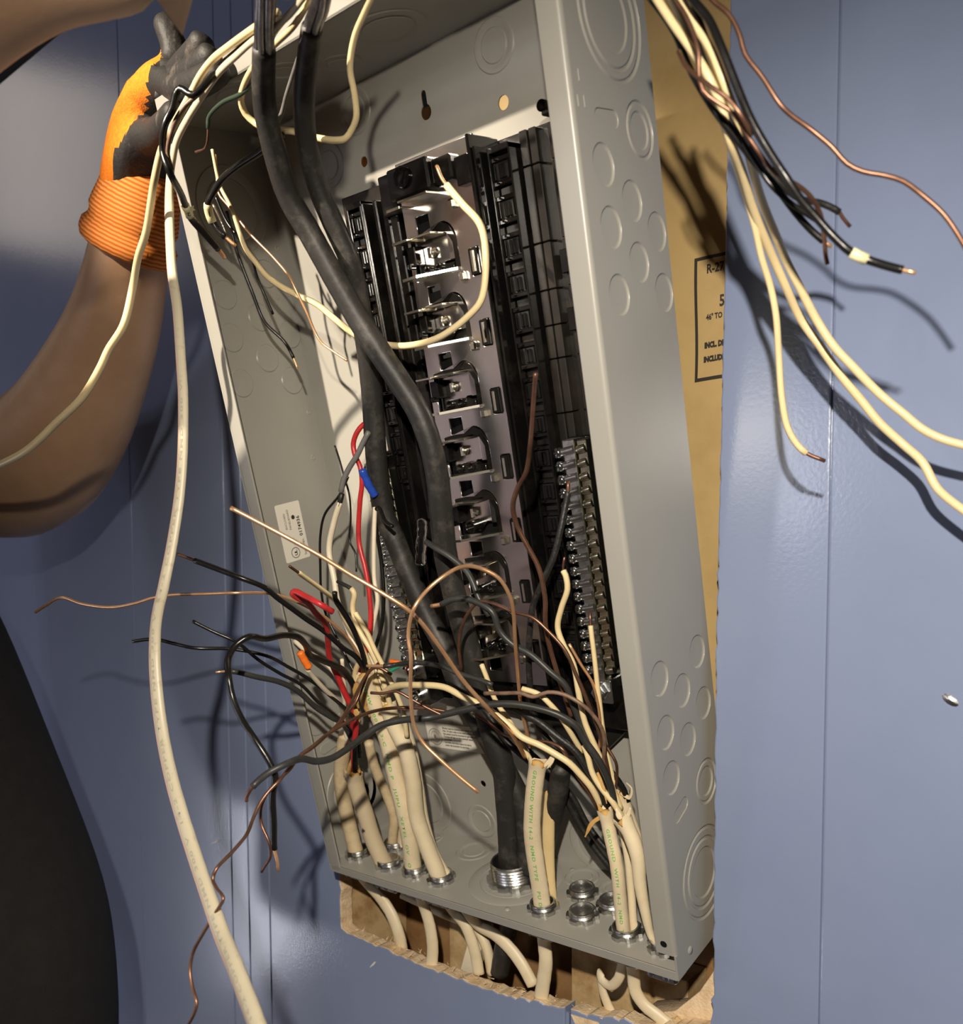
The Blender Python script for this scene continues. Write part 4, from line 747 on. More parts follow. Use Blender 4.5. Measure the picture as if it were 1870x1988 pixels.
('black_wire', 'straight thin black wire with the leftmost tip, passing behind the white cable', 'wire', 'black_ins', [[18.4, -248.0, 232.9, 1.35], [35.7, -240.4, 234.8, 1.34], [50.2, -233.6, 231.9, 1.33], [65.8, -226.0, 228.8, 1.32], [79.2, -203.7, 227.2, 1.34], [92.4, -182.0, 221.3, 1.36], [89.1, -157.7, 210.0, 1.4], [86.8, -137.0, 199.0, 1.44], [83.1, -112.0, 182.7, 1.48], [69.2, -71.0, 154.5, 1.57], [57.8, -54.8, 123.3, 1.61]], {}),
('black_wire', 'thin black wire tipped above the black loop, slanting down into the bundle', 'wire', 'black_ins', [[70.2, -230.0, 248.8, 1.31], [78.5, -219.3, 241.4, 1.31], [89.6, -206.0, 232.8, 1.32], [88.2, -186.0, 218.2, 1.36], [90.1, -168.0, 206.6, 1.38], [87.3, -145.4, 195.4, 1.42], [80.5, -122.0, 178.1, 1.47], [69.3, -94.1, 162.4, 1.53], [54.9, -61.1, 140.1, 1.6], [53.9, -51.2, 117.5, 1.62]], {}),
('black_wire', 'charcoal wire with a pale copper tip passing through the black loop', 'wire', 'charcoal_ins', [[74.0, -214.0, 210.4, 2.09], [78.3, -203.5, 210.6, 2.11], [85.2, -186.0, 205.2, 2.14], [87.7, -166.3, 199.5, 2.18], [88.5, -150.0, 191.1, 2.22], [84.8, -127.9, 174.6, 2.29], [85.2, -112.0, 164.6, 2.33], [54.0, -69.3, 148.1, 2.5], [52.3, -55.8, 127.4, 2.54]], {'c0': 2, 'cr': 0.95}),
('white_wire', 'white wire plugged into the small orange wire connector', 'wire', 'white_ins', [[101.4, -150.0, 209.4, 1.99], [96.5, -141.9, 203.5, 2.02], [86.7, -120.0, 188.6, 2.09], [72.7, -91.1, 171.6, 2.18], [51.6, -68.3, 152.3, 2.28], [43.2, -56.8, 131.1, 2.32]], {}),
('white_wire', 'white wire end poking out behind the black loop', 'wire', 'white_ins', [[9.6, -88.0, 222.8, 2.3], [22.8, -83.4, 212.6, 2.29], [40.6, -78.0, 203.6, 2.27], [47.3, -72.8, 192.7, 2.27], [49.3, -65.8, 174.7, 2.28], [42.2, -57.4, 149.8, 2.32]], {}),
('white_wire', 'white wire with a short copper tip pointing at the paper label', 'wire', 'cream_ins', [[119.2, -180.0, 288.3, 1.88], [118.5, -171.0, 283.4, 1.9], [118.0, -150.0, 271.6, 1.95], [119.2, -135.8, 261.1, 1.98], [114.2, -122.0, 246.8, 2.02], [111.6, -107.2, 230.4, 2.06], [106.6, -88.7, 207.8, 2.12], [102.3, -69.0, 170.9, 2.18], [99.7, -58.8, 147.2, 2.21]], {'c0': 2, 'cm': 'copper_dark', 'cr': 1.13}),
('copper_wire', 'long straight bright copper wire slanting in front of the left wall and thick cables', 'wire', 'copper', [[165.1, -262.0, 324.1, 1.44], [177.1, -250.9, 315.4, 1.45], [191.1, -238.0, 305.1, 1.45], [204.1, -224.2, 294.4, 1.46], [216.9, -210.0, 282.3, 1.47], [231.4, -197.1, 270.8, 1.47], [243.2, -186.0, 260.2, 1.47], [246.0, -177.0, 252.3, 1.49], [247.9, -162.0, 236.5, 1.52], [252.5, -141.5, 210.4, 1.56], [260.5, -124.0, 189.5, 1.58], [250.4, -87.7, 168.4, 1.67], [237.4, -51.2, 141.8, 1.77]], {}),
('copper_wire', 'bright orange copper wire arching over and hanging down in front of the lower label', 'wire', 'copper', [[272.0, -150.0, 139.4, 1.35], [261.5, -156.9, 149.4, 1.35], [251.2, -164.0, 160.5, 1.35], [241.1, -169.9, 171.8, 1.36], [237.7, -174.5, 183.6, 1.35], [240.4, -180.0, 199.8, 1.33], [244.2, -184.4, 211.3, 1.32], [252.2, -192.0, 230.9, 1.29], [251.6, -193.5, 242.9, 1.29], [253.6, -194.6, 251.4, 1.28], [259.9, -196.0, 262.5, 1.27], [262.6, -186.6, 273.1, 1.28], [269.5, -176.0, 282.6, 1.29], [270.4, -162.6, 286.8, 1.31], [272.8, -150.0, 286.1, 1.33], [281.5, -140.8, 279.8, 1.33], [284.0, -132.0, 268.3, 1.34], [281.0, -123.6, 256.1, 1.36], [273.5, -112.0, 238.0, 1.4], [263.5, -95.8, 214.8, 1.45], [252.6, -76.9, 186.0, 1.5], [243.9, -53.6, 151.0, 1.56]], {}),
('copper_wire', 'brown copper wire forming a narrow arch over the bus bars toward the right bundle', 'wire', 'copper_dark', [[198.9, -80.8, 209.1, 1.37], [204.0, -89.5, 227.3, 1.35], [212.6, -96.5, 242.6, 1.33], [225.2, -102.7, 254.6, 1.3], [236.0, -104.6, 262.3, 1.28], [249.6, -106.5, 261.5, 1.26], [265.4, -103.0, 255.6, 1.25], [279.4, -99.9, 252.0, 1.23], [290.5, -95.0, 241.6, 1.23], [299.8, -90.2, 229.7, 1.22], [304.7, -83.5, 212.2, 1.23], [308.7, -77.4, 196.0, 1.24], [311.1, -67.2, 175.9, 1.25], [311.1, -56.0, 152.4, 1.27], [308.8, -43.5, 127.5, 1.3]], {}),
('grey_wire', 'dark grey wire with a stripped tip, curving from the lower bus to the right', 'wire', 'charcoal_ins', [[191.3, -105.6, 258.1, 2.49], [202.9, -107.1, 259.9, 2.45], [218.2, -109.3, 264.3, 2.41], [231.8, -106.5, 263.0, 2.38], [246.6, -102.8, 255.1, 2.36], [249.3, -97.5, 241.1, 2.37], [257.6, -92.7, 231.7, 2.37], [270.1, -88.9, 225.2, 2.35], [282.9, -84.0, 213.6, 2.34], [291.7, -77.8, 203.9, 2.34], [294.1, -71.8, 190.0, 2.35], [297.1, -65.0, 174.1, 2.37], [302.6, -56.7, 155.1, 2.38], [306.7, -45.8, 131.4, 2.41], [308.9, -37.7, 113.2, 2.43]], {'c0': 2, 'cr': 1.72}),
('grey_wire', 'grey wire coming from behind the thick cables to the stripped dark wire', 'wire', 'charcoal_ins', [[186.4, -105.4, 305.8, 2.3], [198.1, -105.9, 300.2, 2.27], [212.1, -106.4, 293.6, 2.24], [225.5, -105.1, 283.5, 2.21], [230.9, -104.2, 274.3, 2.21], [234.4, -103.3, 265.1, 2.2], [241.6, -100.0, 252.3, 2.2]], {}),
('white_wire', 'tall cream wire with a copper tip standing in front of the black plastic base', 'wire', 'cream_ins', [[309.6, -106.2, 292.6, 2.02], [307.3, -104.0, 283.9, 2.03], [308.5, -103.3, 281.1, 2.03], [308.0, -100.1, 271.9, 2.04], [300.0, -95.5, 258.6, 2.08], [294.1, -91.1, 245.4, 2.11], [296.0, -86.9, 233.2, 2.12], [300.5, -81.6, 219.9, 2.12], [300.1, -73.7, 197.7, 2.15], [300.1, -66.4, 178.3, 2.17], [302.6, -61.6, 166.2, 2.18], [305.3, -54.1, 151.3, 2.2], [308.1, -44.4, 131.3, 2.22], [311.2, -35.1, 111.1, 2.25]], {'c0': 2, 'cm': 'copper_dark', 'cr': 0.84}),
('white_wire', 'short cream wire standing along the right terminal bar', 'wire', 'cream_ins', [[310.4, -76.0, 255.0, 1.76], [310.4, -75.2, 246.2, 1.76], [310.6, -74.9, 242.7, 1.76], [310.3, -70.3, 225.0, 1.77], [309.7, -65.1, 204.4, 1.79], [308.9, -60.4, 190.1, 1.81], [307.9, -55.8, 175.8, 1.82], [306.7, -47.3, 154.1, 1.84], [307.2, -37.9, 130.0, 1.87], [305.7, -29.4, 112.8, 1.89]], {'c0': 2, 'cm': 'copper_dark', 'cr': 1.06}),
('black_wire', 'black wire clamped at the right terminal bar and running down behind the bundle', 'wire', 'black_old', [[299.0, -86.2, 343.9, 2.26], [298.6, -85.6, 337.0, 2.26], [297.0, -85.1, 331.3, 2.27], [295.3, -85.5, 323.3, 2.28], [292.8, -86.2, 311.2, 2.28], [287.0, -85.7, 293.8, 2.3], [277.2, -85.3, 275.4, 2.33], [267.4, -82.1, 260.7, 2.37], [260.4, -77.4, 236.4, 2.4], [253.5, -68.0, 207.1, 2.46], [252.0, -56.8, 171.9, 2.5], [267.7, -43.8, 142.7, 2.51], [287.9, -29.1, 111.7, 2.51]], {'c0': 2, 'cm': 'copper_dark', 'cr': 1.39}),
('brown_wire', 'blurred brown wire end standing up in front of the plastic clip rail', 'wire', 'copper_dark', [[335.0, -173.9, 396.2, 1.47], [326.7, -164.4, 382.6, 1.51], [314.4, -150.5, 361.4, 1.56], [300.7, -136.0, 346.6, 1.62], [285.7, -125.7, 336.9, 1.68], [276.2, -117.7, 326.1, 1.71], [273.6, -109.7, 314.6, 1.74], [277.4, -103.1, 300.8, 1.75], [281.6, -96.4, 286.8, 1.76], [282.6, -89.8, 265.5, 1.78], [278.9, -83.4, 243.7, 1.8], [280.5, -72.9, 213.9, 1.83], [285.7, -60.9, 179.8, 1.85]], {}),
('white_wire', 'cream wire arching from the left bundle across the middle to the right bundle', 'wire', 'cream_ins', [[116.5, -84.5, 183.4, 2.75], [136.5, -90.9, 192.1, 2.68], [168.9, -98.2, 196.6, 2.58], [195.8, -97.5, 197.1, 2.51], [214.5, -96.9, 191.3, 2.47], [229.5, -91.3, 184.8, 2.45], [246.5, -83.8, 172.3, 2.44], [254.4, -79.4, 163.8, 2.43], [267.5, -74.0, 158.2, 2.42], [278.6, -68.7, 151.7, 2.41], [286.6, -64.7, 146.1, 2.4], [292.2, -57.9, 136.7, 2.41], [296.6, -51.7, 127.6, 2.42], [298.5, -41.9, 113.4, 2.44]], {}),
('white_wire', 'cream wire stub lying under the grey wire in the middle of the tangle', 'wire', 'cream_ins', [[264.0, -91.0, 200.9, 2.0], [276.0, -87.3, 197.4, 1.99], [282.4, -84.5, 191.5, 1.98], [285.9, -78.2, 183.8, 1.99], [288.9, -68.9, 170.8, 2.01], [290.2, -54.1, 153.1, 2.05]], {}),
('white_wire', 'thin cream wire running vertically in the middle of the tangle', 'wire', 'cream_ins', [[219.8, -82.1, 214.5, 1.92], [221.9, -78.1, 203.4, 1.93], [222.9, -75.0, 194.7, 1.93], [226.4, -70.2, 182.7, 1.94], [233.0, -64.9, 171.0, 1.94], [236.5, -56.6, 154.5, 1.96], [240.7, -49.1, 139.9, 1.97], [242.8, -43.9, 129.4, 1.98]], {}),
('brown_wire', 'pinkish brown wire waving across the bundle at the right terminal bar', 'wire', 'brown_ins', [[233.7, -95.9, 195.5, 1.49], [250.5, -96.2, 197.0, 1.47], [267.2, -96.6, 198.4, 1.44], [276.3, -95.0, 196.5, 1.43], [287.4, -93.0, 200.5, 1.42], [297.8, -89.6, 199.6, 1.41], [309.5, -85.0, 193.4, 1.4], [313.7, -79.3, 187.1, 1.4], [316.7, -72.9, 178.4, 1.41], [315.8, -65.3, 167.2, 1.43], [309.7, -55.8, 151.8, 1.46], [303.7, -42.1, 130.2, 1.49]], {}),
('copper_wire', 'thin brown copper wire sagging below the cream arching wire', 'wire', 'copper_dark', [[210.0, -80.8, 177.0, 1.17], [221.0, -77.2, 171.3, 1.16], [231.5, -73.0, 162.6, 1.16], [243.1, -71.8, 160.3, 1.15], [258.4, -70.3, 159.9, 1.13], [273.6, -68.5, 160.0, 1.12], [282.9, -67.2, 155.7, 1.11], [285.3, -61.4, 145.3, 1.11], [287.7, -55.7, 134.9, 1.12], [291.1, -47.8, 123.3, 1.13], [293.9, -38.7, 108.9, 1.14]], {}),
('copper_wire', 'shiny copper wire bowing in front of the right terminal bar foot', 'wire', 'copper', [[295.2, -78.7, 233.3, 1.07], [301.2, -72.9, 218.9, 1.07], [307.1, -67.7, 206.3, 1.07], [308.8, -62.3, 189.5, 1.08], [307.1, -56.4, 170.3, 1.09], [300.5, -48.3, 149.7, 1.11], [297.2, -38.6, 124.8, 1.13]], {}),
('copper_wire', 'small looped copper wire end at the top of the right cable sheath', 'wire', 'copper_dark', [[307.1, -52.3, 162.4, 1.1], [311.8, -50.3, 154.5, 1.1], [315.1, -48.7, 148.0, 1.1], [312.6, -42.8, 137.3, 1.11], [308.3, -36.9, 126.2, 1.12]], {}),
('black_wire', 'flat black wire descending from the tangle into the right bundle', 'wire', 'black_old', [[246.5, -76.3, 183.4, 2.83], [264.7, -71.4, 174.4, 2.8], [277.7, -67.4, 164.8, 2.78], [289.4, -61.0, 154.4, 2.77], [295.7, -55.2, 141.2, 2.78], [301.1, -47.1, 127.4, 2.79], [302.1, -39.3, 111.2, 2.82]], {}),
('black_wire', 'black wire behind the right bundle, the upper of two bending to the back corner', 'wire', 'black_old', [[192.1, -45.1, 174.4, 2.68], [208.0, -35.5, 147.8, 2.67], [225.5, -28.2, 132.3, 2.66], [244.9, -16.9, 112.5, 2.65], [255.0, -6.3, 87.2, 2.66], [265.1, 0.5, 66.7, 2.66], [279.5, 8.0, 47.0, 2.65]], {}),
('black_wire', 'second black wire behind the bundle, beside its twin at the back right', 'wire', 'black_old', [[200.7, -42.7, 181.2, 2.46], [216.9, -30.3, 148.1, 2.46], [235.4, -21.0, 128.3, 2.45], [252.6, -10.2, 106.2, 2.44], [261.3, -1.1, 83.0, 2.45], [272.7, 3.6, 67.5, 2.44], [284.4, 7.5, 57.3, 2.43]], {}),
('grey_wire', 'grey wire with a bright copper tip pointing left across the terminal bar', 'wire', 'charcoal_ins', [[146.5, -130.0, 212.6, 1.95], [159.4, -124.1, 213.0, 1.94], [163.9, -122.0, 213.5, 1.94], [163.1, -94.2, 213.1, 2.0], [187.6, -92.2, 212.1, 1.96], [205.3, -90.6, 207.3, 1.93], [221.0, -87.3, 203.9, 1.91], [232.1, -84.8, 200.6, 1.89]], {'c0': 2, 'cr': 1.17}),
('copper_wire', 'thin flattened wire with a shiny silver end crossing the upright cream wires', 'wire', 'copper_dark', [[154.9, -134.0, 193.3, 1.16], [165.5, -131.0, 193.5, 1.15], [176.0, -128.0, 195.6, 1.14], [182.8, -124.1, 191.9, 1.14], [189.3, -120.0, 187.5, 1.14], [197.7, -115.2, 182.7, 1.14], [206.7, -110.0, 178.0, 1.13]], {}),
('green_wire', 'short green wire end at the foot of the left terminal bar', 'wire', 'green_bright', [[95.1, -57.1, 197.3, 1.55], [102.8, -54.8, 201.6, 1.54], [109.5, -52.9, 205.0, 1.53]], {}),
('brown_wire', 'dark brown wire curving up from the copper tangle to a bent tip', 'wire', 'copper_dark', [[142.7, -99.8, 202.9, 1.42], [134.0, -105.4, 208.5, 1.42], [124.1, -105.5, 205.4, 1.43], [116.4, -105.6, 193.2, 1.45], [113.9, -112.0, 179.2, 1.44], [104.2, -115.6, 167.4, 1.45], [98.8, -118.0, 158.8, 1.45]], {}),
('white_wire', 'tall white wire with a dark taped top beside the red wires', 'wire', 'white_ins', [[96.7, -107.6, 346.8, 2.48], [94.4, -107.9, 339.9, 2.49], [84.7, -105.7, 325.1, 2.52], [74.1, -102.4, 301.9, 2.56], [78.2, -100.8, 277.7, 2.56], [80.8, -99.5, 258.5, 2.56], [87.9, -95.5, 238.0, 2.56], [94.4, -92.1, 221.0, 2.56], [96.4, -82.6, 198.0, 2.58], [100.1, -69.9, 166.4, 2.62], [98.1, -60.9, 147.3, 2.65]], {'c0': 2, 'cm': 'black_old', 'cr': 2.48}),
('grey_wire', 'grey wire leaning right of the taped white wire up to the thick cable', 'wire', 'grey_ins', [[127.8, -106.9, 392.7, 2.2], [121.5, -107.8, 383.7, 2.22], [115.8, -108.6, 374.9, 2.23], [108.8, -109.4, 367.4, 2.24], [102.4, -110.4, 357.7, 2.26], [98.0, -109.9, 347.8, 2.27]], {}),
('red_wire', 'red wire loop bending behind the thick black cable', 'wire', 'red_ins', [[126.0, -102.9, 401.3, 2.01], [119.9, -104.9, 399.3, 2.02], [115.3, -107.2, 394.0, 2.03], [108.9, -105.9, 385.1, 2.04], [109.8, -104.7, 375.8, 2.05], [113.6, -103.4, 367.5, 2.04], [113.8, -101.6, 355.5, 2.05], [108.3, -98.9, 339.7, 2.07], [101.1, -93.9, 309.1, 2.1], [105.8, -91.8, 287.3, 2.1], [108.0, -90.1, 270.1, 2.1], [106.9, -87.2, 245.9, 2.11], [100.2, -84.6, 224.2, 2.14], [84.6, -78.5, 201.2, 2.18], [70.0, -70.3, 168.0, 2.23], [45.8, -55.9, 136.0, 2.32]], {}),
('white_wire', 'white wire standing between the red wire and the left terminal bar', 'wire', 'white_ins', [[112.4, -86.3, 336.0, 1.88], [108.5, -84.1, 309.1, 1.9], [106.0, -81.7, 277.5, 1.91], [108.7, -81.0, 260.6, 1.91], [101.9, -80.1, 239.0, 1.93], [95.8, -79.3, 221.5, 1.94], [105.8, -78.0, 198.2, 1.93], [113.9, -71.4, 172.3, 1.93]], {}),
('black_wire', 'black wire hooked over the top of the left terminal bar', 'wire', 'black_ins', [[138.1, -92.4, 319.5, 1.62], [128.1, -90.3, 324.0, 1.64], [117.0, -86.8, 335.7, 1.66], [110.6, -85.2, 332.0, 1.68], [109.0, -81.5, 317.5, 1.69], [107.8, -75.5, 293.6, 1.7], [107.5, -72.6, 266.7, 1.71], [101.6, -69.7, 238.5, 1.73], [94.1, -70.5, 217.7, 1.74], [90.9, -71.4, 196.5, 1.75]], {}),
('black_wire', 'thin black wire curving left of the taped white wire', 'wire', 'black_ins', [[105.4, -108.7, 359.2, 1.02], [92.9, -106.5, 346.3, 1.04], [70.3, -103.5, 330.9, 1.07], [61.6, -100.8, 314.2, 1.08], [56.4, -96.9, 288.5, 1.09], [52.0, -92.4, 266.5, 1.1], [52.8, -88.8, 248.8, 1.11], [62.2, -84.1, 226.8, 1.1], [77.0, -77.5, 196.1, 1.1]], {}),
('black_wire', 'hair thin black wire dangling beside the upright red wire', 'wire', 'black_ins', [[75.2, -95.4, 388.1, 0.85], [79.8, -94.2, 375.2, 0.85], [83.3, -93.0, 362.4, 0.85], [86.1, -90.1, 347.7, 0.85], [83.7, -86.5, 328.9, 0.86], [79.6, -84.4, 309.8, 0.86], [85.0, -83.0, 299.0, 0.86], [86.2, -83.3, 284.0, 0.86]], {}),
('black_wire', 'short black wire hook standing left of the stripped white wire', 'wire', 'black_ins', [[122.9, -140.0, 268.4, 2.16], [120.7, -137.6, 263.2, 2.17], [123.0, -134.0, 256.4, 2.18], [120.3, -124.9, 248.0, 2.21], [115.0, -112.0, 234.9, 2.25], [108.7, -98.0, 217.1, 2.3], [96.0, -77.6, 188.8, 2.38]], {}),
('white_wire', 'white wire with a sideways stripped black tip in the upright bundle', 'wire', 'cream_ins', [[90.4, -108.3, 276.5, 2.3], [96.4, -106.5, 273.6, 2.29], [102.8, -104.6, 270.3, 2.29], [105.2, -103.5, 266.5, 2.29], [100.0, -100.6, 254.7, 2.31], [102.4, -96.4, 236.9, 2.31], [111.4, -91.8, 220.2, 2.31], [114.7, -84.9, 202.1, 2.32], [115.5, -78.8, 185.3, 2.34], [111.7, -66.3, 160.5, 2.38]], {'c0': 3, 'cm': 'black_old', 'cr': 1.67}),
('white_wire', 'cream wire rising right of the bundle beside the upright red wire', 'wire', 'cream_ins', [[108.7, -105.9, 250.9, 2.07], [116.2, -100.8, 236.0, 2.07], [120.3, -96.4, 221.8, 2.07], [126.4, -89.4, 203.3, 2.08], [130.8, -83.4, 187.1, 2.09], [130.6, -74.5, 168.7, 2.11], [125.1, -64.8, 146.6, 2.15]], {}),
('white_wire', 'short white wire with a frayed top in the middle of the left bundle', 'wire', 'white_ins', [[80.6, -95.7, 211.0, 1.72], [76.0, -90.1, 197.2, 1.74], [68.5, -81.8, 182.6, 1.77], [54.6, -70.8, 162.0, 1.81]], {}),
('white_wire', 'short cream wire bent over at the torn sheath of the green printed cable', 'wire', 'cream_ins', [[101.2, -93.9, 212.1, 2.33], [90.2, -89.7, 200.4, 2.36], [86.6, -86.5, 191.1, 2.38], [88.0, -79.1, 179.5, 2.4], [86.9, -72.2, 167.6, 2.42]], {}),
('black_wire', 'black wire running down the middle of the left bundle into the torn sheath', 'wire', 'black_ins', [[90.6, -89.4, 234.8, 2.57], [90.0, -83.3, 215.0, 2.59], [93.2, -77.8, 197.3, 2.6], [94.6, -67.5, 174.4, 2.63], [92.4, -57.6, 150.7, 2.67]], {}),
('white_wire', 'cream wire bending over the bundle into the torn right sheath', 'wire', 'cream_ins', [[295.6, -59.9, 159.5, 2.2], [297.6, -57.6, 150.9, 2.21], [299.3, -54.7, 139.4, 2.21], [304.8, -51.1, 128.3, 2.21], [312.0, -47.3, 118.3, 2.21], [315.2, -42.7, 109.6, 2.22], [316.4, -38.9, 101.5, 2.23]], {}),
('black_wire', 'black wire tucked into the frayed rear sheath at right', 'wire', 'black_ins', [[305.1, -40.3, 139.6, 2.24], [310.2, -37.3, 132.2, 2.24], [313.7, -34.5, 124.7, 2.24], [313.9, -30.3, 116.3, 2.25]], {}),
('black_wire', 'black wire rising out of the left green printed right hand sheath', 'wire', 'black_ins', [[286.5, -55.1, 149.0, 2.43], [295.9, -49.3, 134.2, 2.42], [302.7, -42.6, 118.8, 2.43], [304.0, -38.1, 106.7, 2.44]], {}),
('cable_sheath', 'old yellowed cable sheath, the leftmost on the bottom plate', 'cable', 'jacket_old', [[17.6, -19.8, 6.5, 7.17], [15.5, -22.4, 15.2, 7.16], [14.4, -28.9, 39.6, 7.12], [14.8, -37.2, 70.7, 7.04], [19.2, -44.0, 93.3, 6.96], [31.1, -51.7, 119.4, 6.84], [40.9, -56.4, 137.8, 6.74]], {}),
('cable_sheath', 'scorched old cable sheath with red and black wires in its open top', 'cable', 'jacket_burnt', [[57.2, -18.4, 0.7, 7.93], [52.6, -22.4, 13.0, 7.93], [46.1, -29.7, 36.5, 7.9], [43.8, -36.9, 61.4, 7.84], [41.9, -44.5, 83.8, 7.79], [43.3, -50.4, 102.3, 7.72]], {'torn': 1, 'scraps': [[[39.1, -53.0, 100.2, 2.34], [47.8, -56.9, 115.3, 2.32]], [[50.4, -49.5, 102.6, 1.86], [49.5, -52.2, 113.3, 1.86]]]}),
('cable_sheath', 'tall cable sheath with green lettering and a torn open top at left', 'cable', 'jacket_white', [[89.2, -17.3, 4.6, 7.74], [89.3, -20.0, 12.1, 7.72], [95.8, -32.4, 48.1, 7.56], [98.9, -43.1, 77.4, 7.45], [99.4, -52.8, 108.0, 7.36], [100.4, -63.2, 140.3, 7.25], [98.7, -72.8, 164.4, 7.18], [98.1, -80.3, 183.1, 7.12], [99.5, -88.4, 198.7, 7.04]], {'torn': 1, 'text': ('NMW 300V  3-C  NMD P   JUPU   XETEL  OV   O  E', 0.04, 0.97, 6.0, 'ink_green'), 'scraps': [[[98.9, -92.0, 196.5, 3.4], [91.0, -90.7, 183.2, 3.44], [88.5, -85.1, 169.3, 3.47]], [[102.3, -88.4, 190.4, 2.98], [96.7, -86.8, 175.9, 3.01], [98.1, -81.2, 162.4, 3.02]], [[77.0, -78.0, 166.0, 3.09], [80.3, -75.3, 155.3, 3.09]]]}),
('cable_sheath', 'plain cream cable sheath right of the green lettered one', 'cable', 'jacket_white', [[121.6, -18.3, 4.7, 7.3], [120.9, -21.7, 15.7, 7.28], [115.9, -29.3, 39.3, 7.24], [111.8, -39.1, 70.1, 7.18], [117.6, -50.6, 107.2, 7.04], [118.5, -59.9, 135.4, 6.95], [112.8, -67.5, 155.6, 6.92], [111.1, -73.4, 172.2, 6.88]], {'torn': 1}),
('cable_sheath', 'thin cream cable sheath sharing a clamp behind the plain cream one', 'cable', 'jacket_white', [[126.9, -13.3, 9.2, 4.11], [121.7, -15.6, 18.9, 4.11], [113.5, -19.3, 34.9, 4.12], [107.8, -25.0, 63.1, 4.11], [111.1, -34.8, 95.1, 4.05], [114.0, -47.1, 133.8, 3.98], [115.0, -57.3, 157.5, 3.93]], {}),
('cable_sheath', 'short cable sheath with a torn brown end behind the left sheaths', 'cable', 'jacket_old', [[32.9, 8.9, 11.0, 4.76], [40.2, 2.6, 31.7, 4.71], [47.7, -3.3, 50.9, 4.65], [46.9, -11.1, 73.2, 4.61], [43.7, -17.1, 89.1, 4.59], [43.9, -25.8, 107.2, 4.55], [48.2, -35.5, 128.5, 4.48]], {}),
('cable_sheath', 'short plain cable sheath leaving the rear clamp at left', 'cable', 'jacket_white', [[45.5, 8.9, 15.1, 4.72], [52.3, 3.7, 33.8, 4.67], [60.8, -1.3, 51.4, 4.61], [70.7, -9.2, 74.2, 4.53]], {}),
('cable_sheath', 'tall centre cable sheath with green lettering and a flared open top', 'cable', 'jacket_white', [[231.4, -18.1, 3.6, 7.27], [232.9, -22.3, 15.4, 7.22], [235.2, -29.2, 34.3, 7.14], [237.7, -38.2, 58.3, 7.04], [240.3, -46.0, 80.3, 6.95], [245.6, -53.2, 100.9, 6.85], [254.3, -62.0, 126.5, 6.7], [261.6, -68.3, 144.0, 6.6]], {'flat': 0.6, 'torn': 1, 'text': ('GROUND WITH 14-2  NMD TYPE    PU DIV', 0.06, 0.97, 6.0, 'ink_green', 1), 'scraps': [[[265.4, -65.3, 140.2, 2.83], [271.3, -65.8, 146.4, 2.81], [274.3, -66.3, 152.2, 2.8]]], 'scrap_mat': 'jacket_white'}),
('cable_sheath', 'beige cable sheath with a pinched torn top behind the centre lettered one', 'cable', 'jacket_beige', [[226.9, 0.2, -3.2, 5.75], [227.8, -4.2, 17.4, 5.7], [229.9, -10.1, 45.3, 5.64], [235.7, -18.6, 73.9, 5.55], [239.6, -24.2, 92.5, 5.49], [244.1, -33.4, 112.3, 5.4]], {'flat': 0.55, 'torn': 1}),
('cable_sheath', 'cable sheath with faded green print, the front one in the right clamp', 'cable', 'jacket_white', [[305.9, -16.5, 1.4, 5.24], [305.7, -19.3, 9.8, 5.22], [307.5, -27.0, 33.5, 5.16], [310.6, -38.7, 68.4, 5.05], [307.3, -42.7, 92.4, 5.04], [305.7, -47.5, 110.9, 5.01]], {'torn': 1, 'text': ('GROUND  WITH  14-2  NMD  TYPE', 0.05, 0.9, 6.0, 'ink_green'), 'scraps': [[[303.4, -48.5, 106.9, 1.86], [297.3, -51.3, 101.5, 1.86], [290.7, -50.4, 89.8, 1.88]], [[303.2, -46.8, 108.4, 1.67], [301.4, -51.0, 116.5, 1.67]], [[302.4, -52.7, 139.5, 1.29], [307.1, -52.1, 128.9, 1.29], [308.0, -49.1, 117.2, 1.29]]]}),
('cable_sheath', 'narrow cream cable sheath tucked behind the faded green print one', 'cable', 'jacket_white', [[311.5, -12.4, 5.5, 3.1], [310.5, -14.0, 20.1, 3.1], [309.9, -17.1, 48.5, 3.08], [309.8, -22.6, 75.3, 3.05], [307.6, -26.5, 93.2, 3.04]], {}),
('cable_sheath', 'twisted cream cable sheath bending into the corner clamp at far right', 'cable', 'jacket_white', [[344.5, -18.8, 6.7, 2.61], [340.1, -21.4, 8.6, 2.61], [335.2, -24.8, 13.7, 2.64], [332.4, -27.3, 20.3, 2.94], [331.0, -32.7, 36.9, 3.61], [329.0, -37.7, 60.5, 4.65], [329.3, -42.3, 82.3, 5.45], [324.8, -44.8, 97.7, 5.7], [319.9, -46.4, 106.8, 5.86]], {'torn': 1, 'scraps': [[[317.9, -46.5, 107.2, 2.2], [315.2, -48.4, 114.6, 2.2]], [[323.6, -47.0, 109.1, 1.82], [327.2, -49.2, 117.5, 1.81]], [[326.8, -32.4, 68.0, 2.23], [326.9, -36.5, 84.2, 2.21], [323.9, -40.2, 98.7, 2.21]]], 'scrap_mat': 'jacket_white'}),
